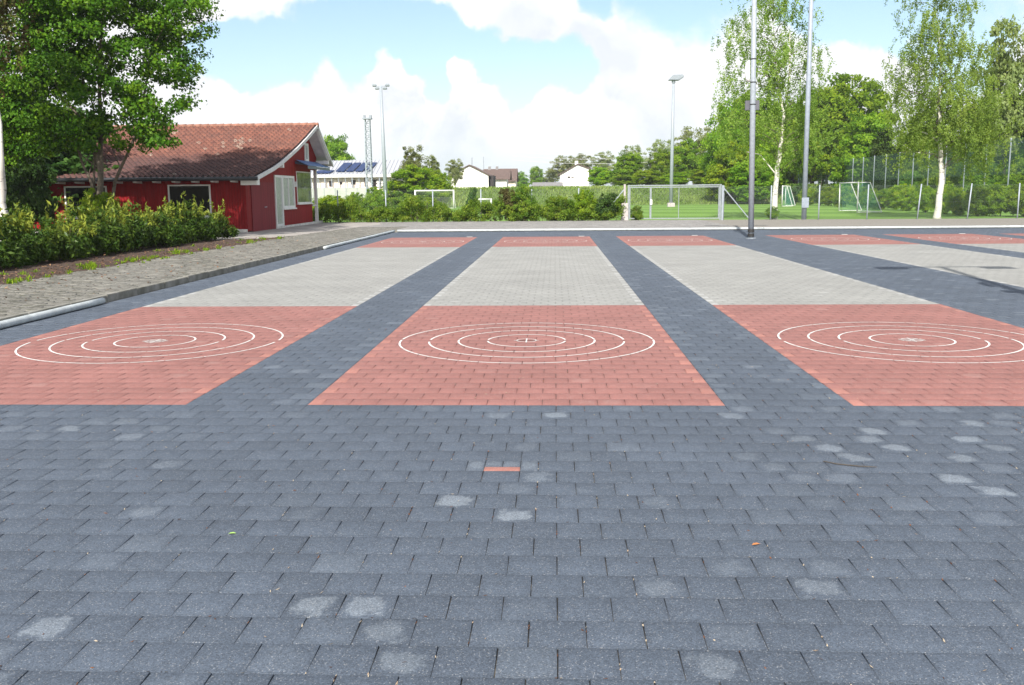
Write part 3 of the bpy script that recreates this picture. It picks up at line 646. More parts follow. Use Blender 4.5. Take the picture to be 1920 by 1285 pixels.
# prototypes are about 10 m high and 8 m wide; each first use moves the prototype itself
PROTO = {}
def proto(kind):
    if kind in PROTO: return PROTO[kind]
    b = {
        'round': dict(blobs=[(0, 0, 5.8, 3.2, 3.2, 3.6), (-1.8, .3, 4.2, 2.2, 2.2, 2.4), (1.9, -.4, 4.4, 2.1, 2.2, 2.6), (.3, .2, 8, 1.9, 1.9, 1.9)], nc=190, per=105, crad=.78, leaf=.34, mat='leaf_mid', trunk_h=2.2, r0=.22, seed=1),
        'dome': dict(blobs=[(0, 0, 5.4, 3.8, 3.8, 4.2), (-1.9, 0, 4.2, 2.4, 2.4, 3), (1.9, .3, 4.4, 2.4, 2.4, 3.2)], nc=360, per=105, crad=.66, leaf=.30, mat='leaf_mid', trunk_h=2., r0=.25, seed=16, shell=.45),
        'broad': dict(blobs=[(-1.6, 0, 5.2, 2.5, 2.6, 3.2), (1.6, .5, 5.6, 2.4, 2.4, 3.4), (0, -1, 7.6, 2.2, 2.2, 2.2), (.2, 0, 3.2, 3.6, 3.2, 2.2)], nc=200, per=105, crad=.74, leaf=.34, mat='leaf_mid', trunk_h=1.8, r0=.25, seed=2),
        'fresh': dict(blobs=[(0, 0, 5.5, 3.3, 3.1, 3.6), (-2, .4, 3.6, 2., 2.3, 2.6), (2, -.3, 3.8, 2., 2.1, 2.6), (-.4, 0, 8, 1.8, 1.8, 1.8)], nc=190, per=105, crad=.74, leaf=.34, mat='leaf_yellow', trunk_h=1.6, r0=.2, seed=3),
        'airy': dict(blobs=[(0, 0, 6, 2.8, 2.6, 3.6), (-1.5, 0, 5, 1.8, 1.8, 2.6), (1.5, .4, 6.4, 1.8, 1.8, 2.8)], nc=120, per=75, crad=.55, leaf=.26, mat='leaf_pale', trunk_h=2.4, r0=.14, seed=4, nl=16, shell=.2),
        'upright': dict(blobs=[(0, 0, 5, 1.5, 1.5, 4.6), (.9, 0, 4, 1.2, 1.2, 3.4), (-.9, .2, 4.2, 1.2, 1.2, 3.6)], nc=110, per=75, crad=.42, leaf=.24, mat='leaf_pale', trunk_h=1.2, r0=.12, seed=5, nl=40, flat=1.3, shell=.2),
        'dense': dict(blobs=[(0, 0, 5.2, 2.6, 2.6, 4.4), (0, .3, 3.4, 3, 2.9, 2.8), (-.8, 0, 7, 1.8, 1.9, 2.6)], nc=200, per=105, crad=.68, leaf=.32, mat='leaf_mid', trunk_h=1.4, r0=.2, seed=6),
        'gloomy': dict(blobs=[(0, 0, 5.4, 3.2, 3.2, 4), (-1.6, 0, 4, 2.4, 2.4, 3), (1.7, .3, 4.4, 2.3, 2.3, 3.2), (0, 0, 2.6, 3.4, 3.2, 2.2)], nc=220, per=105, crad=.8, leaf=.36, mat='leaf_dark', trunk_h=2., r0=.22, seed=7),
        'conifer': dict(blobs=[(0, 0, 1.6, 1.9, 1.9, 1.2), (0, 0, 3.4, 1.5, 1.5, 1.3), (0, 0, 5.2, 1.1, 1.1, 1.4), (0, 0, 7., .7, .7, 1.3), (0, 0, 8.7, .32, .32, 1.1)], nc=170, per=40, crad=.4, leaf=.3, mat='leaf_dark', trunk_h=4, r0=.14, seed=8, flat=.5, aspect=.3),
        # shrubs: 2 m high
        'shrub': dict(blobs=[(0, 0, .95, .85, .8, .9), (-.4, .1, .6, .6, .6, .55), (.45, -.1, .65, .6, .6, .6), (.1, 0, 1.5, .45, .45, .5)], nc=150, per=85, crad=.18, leaf=.08, mat='leaf_shrub', trunk_h=.3, r0=.03, seed=9, flat=.9, nl=24, shell=.3),
        'leafy': dict(blobs=[(0, 0, .9, .95, .85, .8), (-.5, .1, .8, .6, .6, .7), (.5, -.1, .9, .6, .6, .75)], nc=150, per=85, crad=.19, leaf=.09, mat='leaf_mid', trunk_h=.3, r0=.03, seed=10, flat=.8, nl=20, shell=.35),
        'golden': dict(blobs=[(0, 0, .9, .95, .85, .85), (-.5, .1, .8, .6, .6, .7), (.5, -.1, .9, .6, .6, .75)], nc=150, per=85, crad=.19, leaf=.09, mat='leaf_yellow', trunk_h=.3, r0=.03, seed=12, flat=.8, nl=20, shell=.35),
        'russet': dict(blobs=[(0, 0, .9, .7, .7, .85), (.2, 0, 1.5, .5, .5, .5), (-.3, 0, 1.4, .4, .4, .55)], nc=130, per=75, crad=.17, leaf=.08, mat='leaf_russet', trunk_h=.3, r0=.03, seed=13, flat=.9, nl=24, shell=.3),
        'deep': dict(blobs=[(0, 0, .9, .9, .8, .85), (-.4, .1, .7, .6, .6, .65), (.4, -.1, 1.0, .55, .6, .75)], nc=150, per=80, crad=.19, leaf=.09, mat='leaf_dark', trunk_h=.3, r0=.03, seed=14, flat=.9, nl=16, shell=.35),
    }[kind]
    PROTO[kind] = (make_tree('tree', **b), [False]); return PROTO[kind]
HT = {'dome': 9.8, 'round': 9.9, 'broad': 9.8, 'fresh': 9.8, 'airy': 9.6, 'upright': 9.6, 'dense': 9.6, 'gloomy': 9.4, 'conifer': 9.8, 'shrub': 2., 'leafy': 1.75, 'golden': 1.8, 'russet': 2., 'deep': 1.8}
WD = {'dome': 8.2, 'round': 8, 'broad': 8, 'fresh': 8, 'airy': 6.6, 'upright': 4.4, 'dense': 6.4, 'gloomy': 8, 'conifer': 4.2, 'shrub': 2.1, 'leafy': 2.2, 'golden': 2.2, 'russet': 1.6, 'deep': 2.}
prng = np.random.default_rng(5)
def plant(kind, px, ytop, Y, wpx, name, label, cat, group, base=None, rz=None):
    """px, ytop, wpx: where its top and width are seen at distance Y"""
    top = at(px, ytop, Y); z0 = float(ground_z(top[0], Y)) if base is None else base
    h = top[2]-z0; w = wpx/FPX*Y; root, used = proto(kind)
    sc = (w/WD[kind], w/WD[kind], h/HT[kind]); rz = prng.uniform(0, 6.28) if rz is None else rz
    if not used[0]:
        o = root; used[0] = True; o.location = (top[0], Y, z0); o.rotation_euler.z = rz; o.scale = sc
    else: o = copy_tree(root, (top[0], Y, z0), rz, sc)
    o.name = name; tag(o, label, cat, group); return o

G1 = 'trees behind the playing field'
# far trees behind houses and the bank
plant('dense', 628, 250, 150, 78, 'tree', 'round green tree behind the hut gable above the metal roof', 'tree', G1)
plant('upright', 772, 262, 120, 66, 'sparse_tree', 'sparse grey green tree with bare twigs above the yellow bush', 'tree', G1)
plant('upright', 808, 284, 122, 44, 'sparse_tree', 'small sparse tree next to the taller one above the yellow bush', 'tree', G1)
plant('airy', 853, 298, 165, 46, 'tree', 'thin tree peeping over the bush beside the white gable house', 'tree', G1)
plant('fresh', 775, 308, 104, 120, 'large_bush', 'large yellow green bush behind the white goal frame', 'bush', G1)
plant('leafy', 825, 318, 106, 60, 'large_bush', 'darker bush merging with the yellow one beside the white house', 'bush', G1)
far = [('round', 978, 322, 300, 34, 'small far tree between the two white houses, nearest the brown roof'), ('dense', 1006, 311, 285, 30, 'dark rounded far tree between the two white houses'), ('airy', 1034, 318, 290, 40, 'pale far tree just beside the chimney house'),
       ('airy', 1056, 292, 262, 62, 'pale thin tree rising behind the chimney house'), ('airy', 1092, 288, 255, 60, 'tall pale tree directly over the chimney house roof'), ('airy', 1132, 284, 250, 60, 'grey green tree rising between chimney house and round dark tree'),
       ('airy', 1188, 272, 245, 56, 'pale half bare tree standing taller behind the dark round tree'), ('airy', 1240, 262, 215, 64, 'pale tree behind the thin floodlight mast'), ('airy', 1303, 238, 185, 96, 'big pale tree with airy top above the red roofed house')]
for k, px, yt, Y, w, lb in far: plant(k, px, yt, Y, w, 'far_tree', lb, 'tree', G1)
mid = [('fresh', 1126, 312, 150, 62, 'bright yellow green tree beside the white chimney house'), ('dense', 1178, 284, 148, 64, 'dense dark green rounded tree behind the gate'), ('conifer', 1220, 284, 150, 26, 'narrow dark conifer beside the floodlight mast'),
       ('dense', 1243, 278, 146, 52, 'dense green tree directly behind the floodlight mast'), ('round', 1285, 262, 150, 80, 'light green tree below the big airy tree'), ('fresh', 1213, 318, 138, 66, 'low yellow green tree behind the gate under the dark tree'),
       ('fresh', 1270, 322, 134, 70, 'low yellow green tree behind the gate at the mast'), ('fresh', 1325, 312, 130, 74, 'low yellow green tree next to the white house with red roof'), ('broad', 1168, 326, 134, 50, 'low bushy green tree where the bank begins')]
for k, px, yt, Y, w, lb in mid: plant(k, px, yt, Y, w, 'tree', lb, 'tree', G1)
right = [('fresh', 1545, 292, 130, 90, 'low bright tree filling the gap below the chestnut'), ('round', 1610, 285, 126, 100, 'low green tree under the right half of the chestnut'), ('leafy', 1480, 318, 150, 110, 'low bush closing the view behind the net corner'), ('round', 1362, 190, 116, 100, 'tall green tree behind the grey court pole'), ('broad', 1420, 165, 118, 120, 'tall green tree behind the slender birch'), ('fresh', 1375, 262, 112, 96, 'yellow green tree low behind the grey court pole'), ('fresh', 1440, 240, 114, 100, 'yellow green tree low behind the slender birch'),
         ('dense', 1410, 300, 109, 90, 'small dense tree at the field edge beside the court pole'), ('round', 1500, 215, 144, 100, 'green tree behind the blue grey mast'), ('fresh', 1490, 290, 140, 80, 'low bright tree at the end of the net fence'),
         ('dome', 1592, 138, 122, 172, 'huge round chestnut tree between the two birches'), ('dome', 1530, 168, 126, 120, 'large green tree leaning on the chestnut beside the mast'), ('fresh', 1555, 235, 121, 100, 'yellow green tree in front of the chestnut'),
         ('dense', 1625, 205, 112, 110, 'dark green tree in front of the chestnut behind the net'), ('gloomy', 1680, 240, 104, 110, 'dark shaded tree behind the net beside the white birch'), ('broad', 1745, 225, 98, 120, 'green tree directly behind the white birch'),
         ('broad', 1800, 250, 90, 110, 'low green tree behind the net just past the white birch'), ('round', 1835, 190, 92, 130, 'light green tree above the net past the white birch'), ('airy', 1905, 25, 78, 150, 'tall loose tree with brownish branches at the picture edge'),
         ('broad', 1870, 235, 82, 120, 'green tree low behind the net below the tall loose tree'), ('broad', 1960, 170, 80, 160, 'green tree beyond the end of the net fence'), ('gloomy', 2060, 120, 74, 190, 'dark tree outside beyond the net fence')]
for k, px, yt, Y, w, lb in right: plant(k, px, yt, Y, w, 'tree', lb, 'tree', G1)
# shaded trees behind the hut
G2 = 'shady trees beside the hut'
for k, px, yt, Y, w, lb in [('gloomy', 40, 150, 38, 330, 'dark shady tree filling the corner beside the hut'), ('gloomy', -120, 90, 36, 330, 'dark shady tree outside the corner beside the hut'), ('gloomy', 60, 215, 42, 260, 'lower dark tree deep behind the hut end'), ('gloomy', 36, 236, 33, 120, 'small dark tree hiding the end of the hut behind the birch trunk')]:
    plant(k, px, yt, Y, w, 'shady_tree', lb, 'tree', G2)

# shrubs along the net fence and the field edge
G3 = 'shrubs along the net fence'
wild = [('deep', 1493, 345, 104, 44, 'dark shrub at the far end of the net fence'), ('golden', 1515, 352, 98, 40, 'pale shrub beside the blue grey mast'), ('leafy', 1560, 350, 92, 50, 'green shrub behind the goal post'), ('shrub', 1588, 346, 86, 50, 'mixed shrub behind the goal net'),
        ('leafy', 1625, 350, 79, 60, 'shrub just behind the goal net corner'), ('shrub', 1660, 352, 73, 64, 'shrub next to the goal net stay'), ('golden', 1700, 345, 68, 66, 'light shrub behind the leaning fence post'), ('leafy', 1738, 348, 63, 64, 'shrub just before the birch trunk'),
        ('leafy', 1775, 345, 59, 66, 'green shrub at the foot of the white birch'), ('golden', 1800, 352, 56, 60, 'bright shrub just past the birch trunk'), ('shrub', 1838, 346, 54, 76, 'mixed shrub behind the wire fence past the birch'), ('leafy', 1880, 342, 53, 76, 'green shrub behind the last visible fence post'),
        ('leafy', 1925, 340, 52, 80, 'green shrub at the picture edge behind the fence'), ('shrub', 1712, 318, 94, 80, 'tall shrub behind the net fence'), ('leafy', 1770, 312, 86, 90, 'tall green shrub behind net and birch trunk'), ('shrub', 1850, 300, 78, 110, 'tall shrub behind the net fence past the birch'), ('leafy', 1930, 295, 72, 110, 'tall green shrub behind the net at the picture edge')]
for k, px, yt, Y, w, lb in wild: plant(k, px, yt, Y, w, 'shrub', lb, 'shrub', G3)
plant('conifer', 1541, 322, 96, 26, 'young_conifer', 'young dark conifer standing before the net fence', 'conifer', None)
plant('shrub', 1449, 386, 50.2, 36, 'shrub', 'small shrub growing at the foot of the slender birch', 'shrub', None, base=.05)

# bushes between fence and field, hedge along the fence
G4 = 'bushes by the wire fence'
bush = [('golden', 616, 366, 72, 84, 'yellow green bush next to the hut corner'), ('golden', 645, 372, 56, 70, 'low yellow green bush behind the fence by the hut'), ('leafy', 664, 360, 60, 60, 'fresh green bush near the lattice mast'), ('leafy', 705, 350, 66, 56, 'grey green bush before the lattice mast'), ('shrub', 742, 368, 58, 70, 'loose bush under the floodlight mast'),
        ('leafy', 790, 366, 57, 90, 'green bush before the white goal frame'), ('russet', 953, 352, 48.3, 44, 'reddish tipped bush, tallest by the fence'), ('shrub', 980, 343, 48.3, 66, 'tall bushy shrub in front of the brown roofed house'),
        ('shrub', 1036, 366, 48.3, 46, 'thin bush between fence posts before the chimney house'), ('leafy', 1093, 355, 48.3, 66, 'dense bush close to the slanting gate brace'), ('deep', 1140, 362, 48.3, 62, 'dark bush behind the slanting gate brace'), ('shrub', 1066, 372, 48.3, 40, 'low thin bush left of the dense one'),
        ('shrub', 1194, 384, 48.3, 34, 'small bush growing through the gate frame')]
for k, px, yt, Y, w, lb in bush: plant(k, px, yt, Y, w, 'bush', lb, 'bush', G4, base=.04)
plant('deep', 880, 350, 49.4, 24, 'climber_stump', 'dark ivy covered leaning stump by the fence', 'stump', None, base=.04).rotation_euler = (0, .18, 1)
def low_hedge():
    rng = np.random.default_rng(21); root = empty('low_hedge', (-4.4, 48.05, .05)); n = 900
    x = rng.uniform(-8.1, 7.9, n); hh = .75+.25*np.sin(x*1.7)+.2*np.sin(x*4.1+1); z = rng.random(n)**.7*np.clip(hh, .4, 1.3); y = rng.normal(0, .26, n)
    C = np.stack([x, y, z+.08], 1); P, t = foliage(rng, C, 60, .19, .9); keep = P[:, 2] > .02; P, t = P[keep], t[keep]
    v, f = leaf_mesh(P, .085, rng, .55, out=outward(P)*.6); np_mesh('foliage', v, f, 'leaf_shrub', root, tone=t)
    mb = MB()
    for k in range(120):
        x0 = rng.uniform(-8, 7.8); p = np.array([x0, rng.normal(0, .12), 0]); q = p+np.array([rng.normal(0, .2), rng.normal(0, .15), rng.uniform(.5, 1.1)]); mb.tube([p, (p+q)/2+rng.normal(0, .04, 3), q], [.012, .009, .004], 5, cap=False)
    mb.build('stems', 'bark2', root)['kind'] = 'stuff'
    tag(root, 'low mixed hedge growing along the wire fence beside the gate', 'hedge')
low_hedge()

# laurel hedge in the bed
def laurel_hedge():
    rng = np.random.default_rng(31); root = empty('laurel_hedge', (-11.3, 22, .1))
    n = 1250; x0h = .7; y = rng.uniform(-7.4, 8.6, n); hz = .74+.14*np.sin(y*1.3)+.15*np.sin(y*3.1+2)+.12*np.sin(y*7.3+x0h); hz = hz*np.clip((8.9-y)/1.0, .45, 1)
    wx = .72+.1*np.sin(y*2.3); t = np.where(rng.random(n) < .45, rng.choice([0., math.pi], n)+rng.normal(0, .25, n), rng.uniform(0, math.pi, n)); t = np.abs(np.clip(t, -3, math.pi)); shell = rng.random(n)**.35
    C = np.stack([np.cos(t)*wx*shell, y, .12+np.abs(np.sin(t))**.6*hz*shell], 1)
    P, tone = foliage(rng, C, 46, .17, 1.0); tone = np.clip(tone*.62, 0, 1)
    # young upright shoots along the top
    sh = []; st = []
    for k in range(230):
        y0 = rng.uniform(-7.3, 8.4); x0 = rng.normal(0, .38); z0 = .70+.14*math.sin(y0*1.3); hgt = rng.uniform(.2, .75)*(.6+.4*math.sin(y0*2.6)); d = rng.normal(0, .12, 2)
        for j in range(20):
            u = j/19; sh.append((x0+d[0]*u+rng.normal(0, .03), y0+d[1]*u+rng.normal(0, .03), z0+hgt*u)); st.append(rng.uniform(.55, 1))
    keep = P[:, 2] > .02; P = P[keep]; tone = tone[keep]
    v, f = leaf_mesh(P, .115, rng, .36, up=.1, hang=-.25, out=outward(P)); v2, f2 = leaf_mesh(np.array(sh), .15, rng, .30, up=-.1, hang=-1.1)
    f = np.vstack([f, f2+len(v)]); v = np.vstack([v, v2]); tone = np.concatenate([tone, st]); np_mesh('foliage', v, f, 'leaf_laurel', root, tone=tone)
    mb = MB()
    for k in range(160):
        p = np.array([np.clip(rng.normal(0, .2), -.35, .35), rng.uniform(-7.2, 8.), -.05]); q = p+np.array([np.clip(rng.normal(0, .2), -.3, .3), rng.normal(0, .15), rng.uniform(.5, .85)]); mb.tube([p, (p+q)/2+rng.normal(0, .05, 3), q], [.016, .012, .005], 5, cap=False)
    mb.build('stems', 'bark2', root)['kind'] = 'stuff'
    tag(root, 'glossy evergreen laurel hedge in the mulch bed before the red hut', 'hedge')
laurel_hedge()
def weeds():
    rng = np.random.default_rng(41); V = []; T = []
    for k in range(150):
        y = rng.uniform(12, 30.5) if k > 40 else rng.uniform(14, 24); x = -9.25+rng.normal(0, .2) if rng.random() < .7 else rng.uniform(-10.3, -9.2); s = .02+.075*rng.random()**2
        for j in range(int(10+s*160)):
            a = rng.uniform(0, 6.28); l = s*rng.uniform(.5, 1.5); b = np.array([x+rng.normal(0, s*.5), y+rng.normal(0, s*.5), .09]); d = np.array([math.cos(a)*.6, math.sin(a)*.6, .9])*l; w = np.array([-math.sin(a), math.cos(a), 0])*.008
            V += [b-w, b+w, b+d*.7+w*1.3, b+d]; T.append(rng.random())
    o = np_mesh('weeds', V, np.arange(len(V)).reshape(-1, 4), 'leaf_mid', tone=T); o['kind'] = 'stuff'
    V = []; T = []
    for k in range(2600):                                    # fallen leaves and bark on bed and walk
        y = rng.uniform(9, 31); x = -9.2-abs(rng.normal(0, .6)) if rng.random() < .8 else rng.uniform(-9.1, -6.7); a = rng.uniform(0, 6.28); l = rng.uniform(.012, .045)
        z = .10+.05*min(1, max(0, (-9.2-x)/1.5)); c = np.array([x, y, z]); d = np.array([math.cos(a), math.sin(a), rng.uniform(-.1, .4)])*l; w = np.array([-math.sin(a), math.cos(a), rng.uniform(-.2, .2)])*l*.45
        V += [c-d, c-w, c+d, c+w]; T.append(rng.random())
    o = np_mesh('fallen_leaves', V, np.arange(len(V)).reshape(-1, 4), 'leaf_dry', tone=T); o['kind'] = 'stuff'
MAT['leaf_dry'] = leafmat('dry_fallen_leaves', (.06, .03, .02), (.18, .09, .05), (.36, .22, .12), .1)
weeds()

# big multi-stemmed tree by the hut
def hut_tree():
    rng = np.random.default_rng(51); B0 = np.array([-14.6, 29.6, .1]); root = empty('multi_stem_tree', B0)
    def blob(px, py, r, Y, sy=1., sz=1.):
        p = at(px, py, Y)-B0; R = r/FPX*Y; return (p[0], p[1], p[2], R, R*sy, R*sz)
    bl = [blob(205, 75, 150, 29.6), blob(318, 85, 75, 29.2), blob(365, 25, 55, 29.4), blob(285, 165, 72, 28.8), blob(120, 175, 110, 28.8), blob(50, 110, 120, 29.2), blob(238, 238, 62, 28.7, sz=.8), blob(305, 262, 34, 28.8, sz=.8),
          blob(60, 255, 90, 29.2, sz=.7), blob(-40, 180, 130, 29.4), blob(150, 250, 50, 28.6, sz=.8), blob(190, -60, 170, 29.8), blob(300, -50, 110, 29.8), blob(60, -40, 140, 29.8), blob(180, -190, 150, 29.8), blob(280, 235, 50, 29.8)]
    cent = clumps(rng, bl, 820, .3); P, tone = foliage(rng, cent, 135, .44, .6, cvar=.25)
    v, f = leaf_mesh(P, .105, rng, .72, up=.5, out=outward(P)); np_mesh('crown', v, f, 'leaf_maple', root, tone=tone)
    st = [[(182, 420), (188, 330), (182, 285), (160, 230), (95, 165)], [(178, 415), (172, 345), (150, 295), (140, 250), (80, 200)], [(195, 420), (215, 340), (250, 265), (268, 190), (285, 90)], [(185, 415), (190, 320), (188, 210), (186, 110), (200, -40)], [(182, 410), (176, 340), (178, 290), (175, 200), (120, 60)]]
    mb = MB(); RR = [.075, .05, .055, .085, .045]
    for path, r in zip(st, RR):
        pts = []
        for i, (px, py) in enumerate(path): pts.append(at(px, py, 29.6-(.25 if i else 0)+rng.normal(0, .15))-B0)
        pts[0][2] = -.1; fine = []
        for i in range(len(pts)-1):
            for t in (0, .33, .66): fine.append(pts[i]*(1-t)+pts[i+1]*t+rng.normal(0, .015, 3))
        fine.append(pts[-1]); m = len(fine); mb.tube(fine, [r*1.15*(1-i/m*.72) for i in range(m)], 8, cap=False)
        for j in range(6):
            s = fine[rng.integers(m//3, m)]; e = cent[np.argmin(np.linalg.norm(cent-(s+rng.normal(0, .9, 3)+np.array([0, 0, .7])), axis=1))]; mb.tube([s, (s+e)/2+rng.normal(0, .08, 3), e], [r*.35, r*.25, .008], 6, cap=False)
    mb.build('trunk', 'bark', root, smooth=True)
    tag(root, 'large green tree with several thin stems behind the hedge at the hut', 'tree')
    # leafy suckers round its foot
    o = plant('leafy', 182, 352, 28.6, 84, 'shrub', 'bright leafy shrub at the foot of the many stemmed tree', 'shrub', None, base=.1)
hut_tree()

def birch_bark():
    m, nt, b = newmat('birch_bark'); L = nt.links.new
    tc = N(nt, 'ShaderNodeTexCoord'); mp = N(nt, 'ShaderNodeMapping'); L(tc.outputs['Object'], mp.inputs[0]); mp.inputs['Scale'].default_value = (2.2, 2.2, 9)
    nz = N(nt, 'ShaderNodeTexNoise', ins={'Scale': 1.4, 'Detail': 6.0, 'Roughness': .7}); L(mp.outputs[0], nz.inputs[0])
    mr = N(nt, 'ShaderNodeMapRange'); L(nz.outputs['Fac'], mr.inputs[0]); mr.inputs[1].default_value = .56; mr.inputs[2].default_value = .66
    L(mixc(nt, mr.outputs[0], (.60, .57, .52), (.09, .08, .07)), b.inputs['Base Color']); b.inputs['Roughness'].default_value = .7; MAT['birch'] = m
birch_bark()
def birch(path, r0, blobs, Y, label, nc, seed, per=60, leafm='leaf_birch', extra=()):
    rng = np.random.default_rng(seed); b0 = at(path[0][0], path[0][1], Y); b0[2] = .03; root = empty('birch_tree', b0)
    pts = [at(px, py, Y+rng.normal(0, .1))-b0 for px, py in path]; pts[0] = np.array([0, 0, -.1]); fine = []
    for i in range(len(pts)-1):
        for t in (0, .33, .66): fine.append(pts[i]*(1-t)+pts[i+1]*t+(rng.normal(0, .02, 3) if i+t else 0))
    fine.append(pts[-1]); m = len(fine)
    mb = MB(); mb.tube(fine, [r0*(1.25 if i == 0 else 1)*max(.02, 1-i/m*1.25)**1.1+.012 for i in range(m)], 10); lb = MB()
    for ex, rr in extra:
        q = [at(px, py, Y+.2)-b0 for px, py in ex]; f2 = []
        for i in range(len(q)-1):
            for t in (0, .5): f2.append(q[i]*(1-t)+q[i+1]*t)
        f2.append(q[-1]); mb.tube(f2, [rr*(1-i/len(f2)*.8) for i in range(len(f2))], 7, cap=False)
    bl = []
    for px, py, rx, ry in blobs:
        p = at(px, py, Y)-b0; k = Y/FPX; bl.append((p[0], p[1], p[2], rx*k, rx*k, ry*k))
    cent = clumps(rng, bl, nc, .25)
    # hanging sprays
    P = []; T = []
    for c in cent:
        t0 = np.clip(rng.normal(.5, .22), 0, 1); ns = rng.integers(3, 6)
        for s in range(ns):
            o = c+rng.normal(0, .28, 3); ln = rng.uniform(.35, 1.0); k = int(per*2.6)//ns; u = rng.random(k)
            P.append(np.stack([o[0]+rng.normal(0, .06, k)+u*rng.normal(0, .12), o[1]+rng.normal(0, .06, k)+u*rng.normal(0, .12), o[2]-u*ln+rng.normal(0, .03, k)], 1)); T.append(np.clip(t0+rng.normal(0, .15, k), 0, 1))
    P = np.vstack(P); T = np.concatenate(T); v, f = leaf_mesh(P, .095, rng, .6, up=.1, hang=.5, out=outward(P)*.8); np_mesh('crown', v, f, leafm, root, tone=T)
    ta = np.array(fine[m//4:])
    for c in cent[rng.choice(len(cent), min(95, len(cent)), False)]:
        d = np.linalg.norm(ta-(c-np.array([0, 0, .9])), axis=1); s = ta[np.argmin(d)]; e = c; md = (s+e)/2+np.array([0, 0, .25]); lb.tube([s, s*.65+md*.35+np.array([0, 0, .1]), md, e], [.022, .017, .011, .004], 5, cap=False)
    mb.build('trunk', 'birch', root, smooth=True); lb.build('branches', 'bark', root, smooth=True)
    tag(root, label, 'tree', 'birches along the fence'); return root
birch([(1450, 408), (1452, 388), (1457, 330), (1463, 280), (1471, 215), (1462, 175), (1455, 120), (1450, 40), (1448, -90)], .17,
      [(1455, 30, 75, 70), (1475, 110, 72, 60), (1410, 120, 55, 55), (1500, 150, 50, 50), (1430, 200, 55, 55), (1500, 210, 48, 50), (1465, 260, 75, 50), (1400, 60, 45, 50), (1450, -70, 80, 70), (1385, 240, 48, 45), (1375, 160, 38, 45), (1520, 270, 40, 35)], 50.6,
      'slender birch with twisting white trunk behind the grey court pole', 300, 61, extra=[([(1471, 215), (1480, 150), (1481, 60)], .07), ([(1457, 330), (1425, 290), (1400, 285)], .04)])
birch([(1757, 409), (1760, 390), (1765, 320), (1762, 262), (1760, 200), (1764, 120), (1757, 20), (1755, -90)], .19,
      [(1760, 40, 72, 80), (1730, 130, 62, 60), (1800, 110, 58, 60), (1765, 190, 90, 50), (1710, 215, 52, 45), (1825, 210, 58, 55), (1770, 250, 90, 40), (1845, 255, 48, 45), (1698, 250, 42, 40), (1760, -70, 80, 70), (1860, 170, 38, 45), (1690, 165, 30, 35), (1850, 290, 40, 25)], 50.0,
      'big birch with thick straight white trunk behind the wire fence', 440, 62, extra=[([(1762, 268), (1740, 252), (1705, 238)], .05), ([(1762, 268), (1790, 262), (1815, 250)], .05), ([(1762, 165), (1785, 150), (1805, 140)], .05), ([(1757, 290), (1715, 286), (1690, 270)], .035)])
birch([(6, 440), (5, 380), (2, 300), (-6, 200), (-14, 60), (-20, -100)], .12, [(-8, 75, 34, 36), (-90, 40, 70, 90), (-40, -90, 90, 70)], 24.0, 'birch with pale trunk cut off by the picture edge beside the hedge', 70, 63, leafm='leaf_russet')

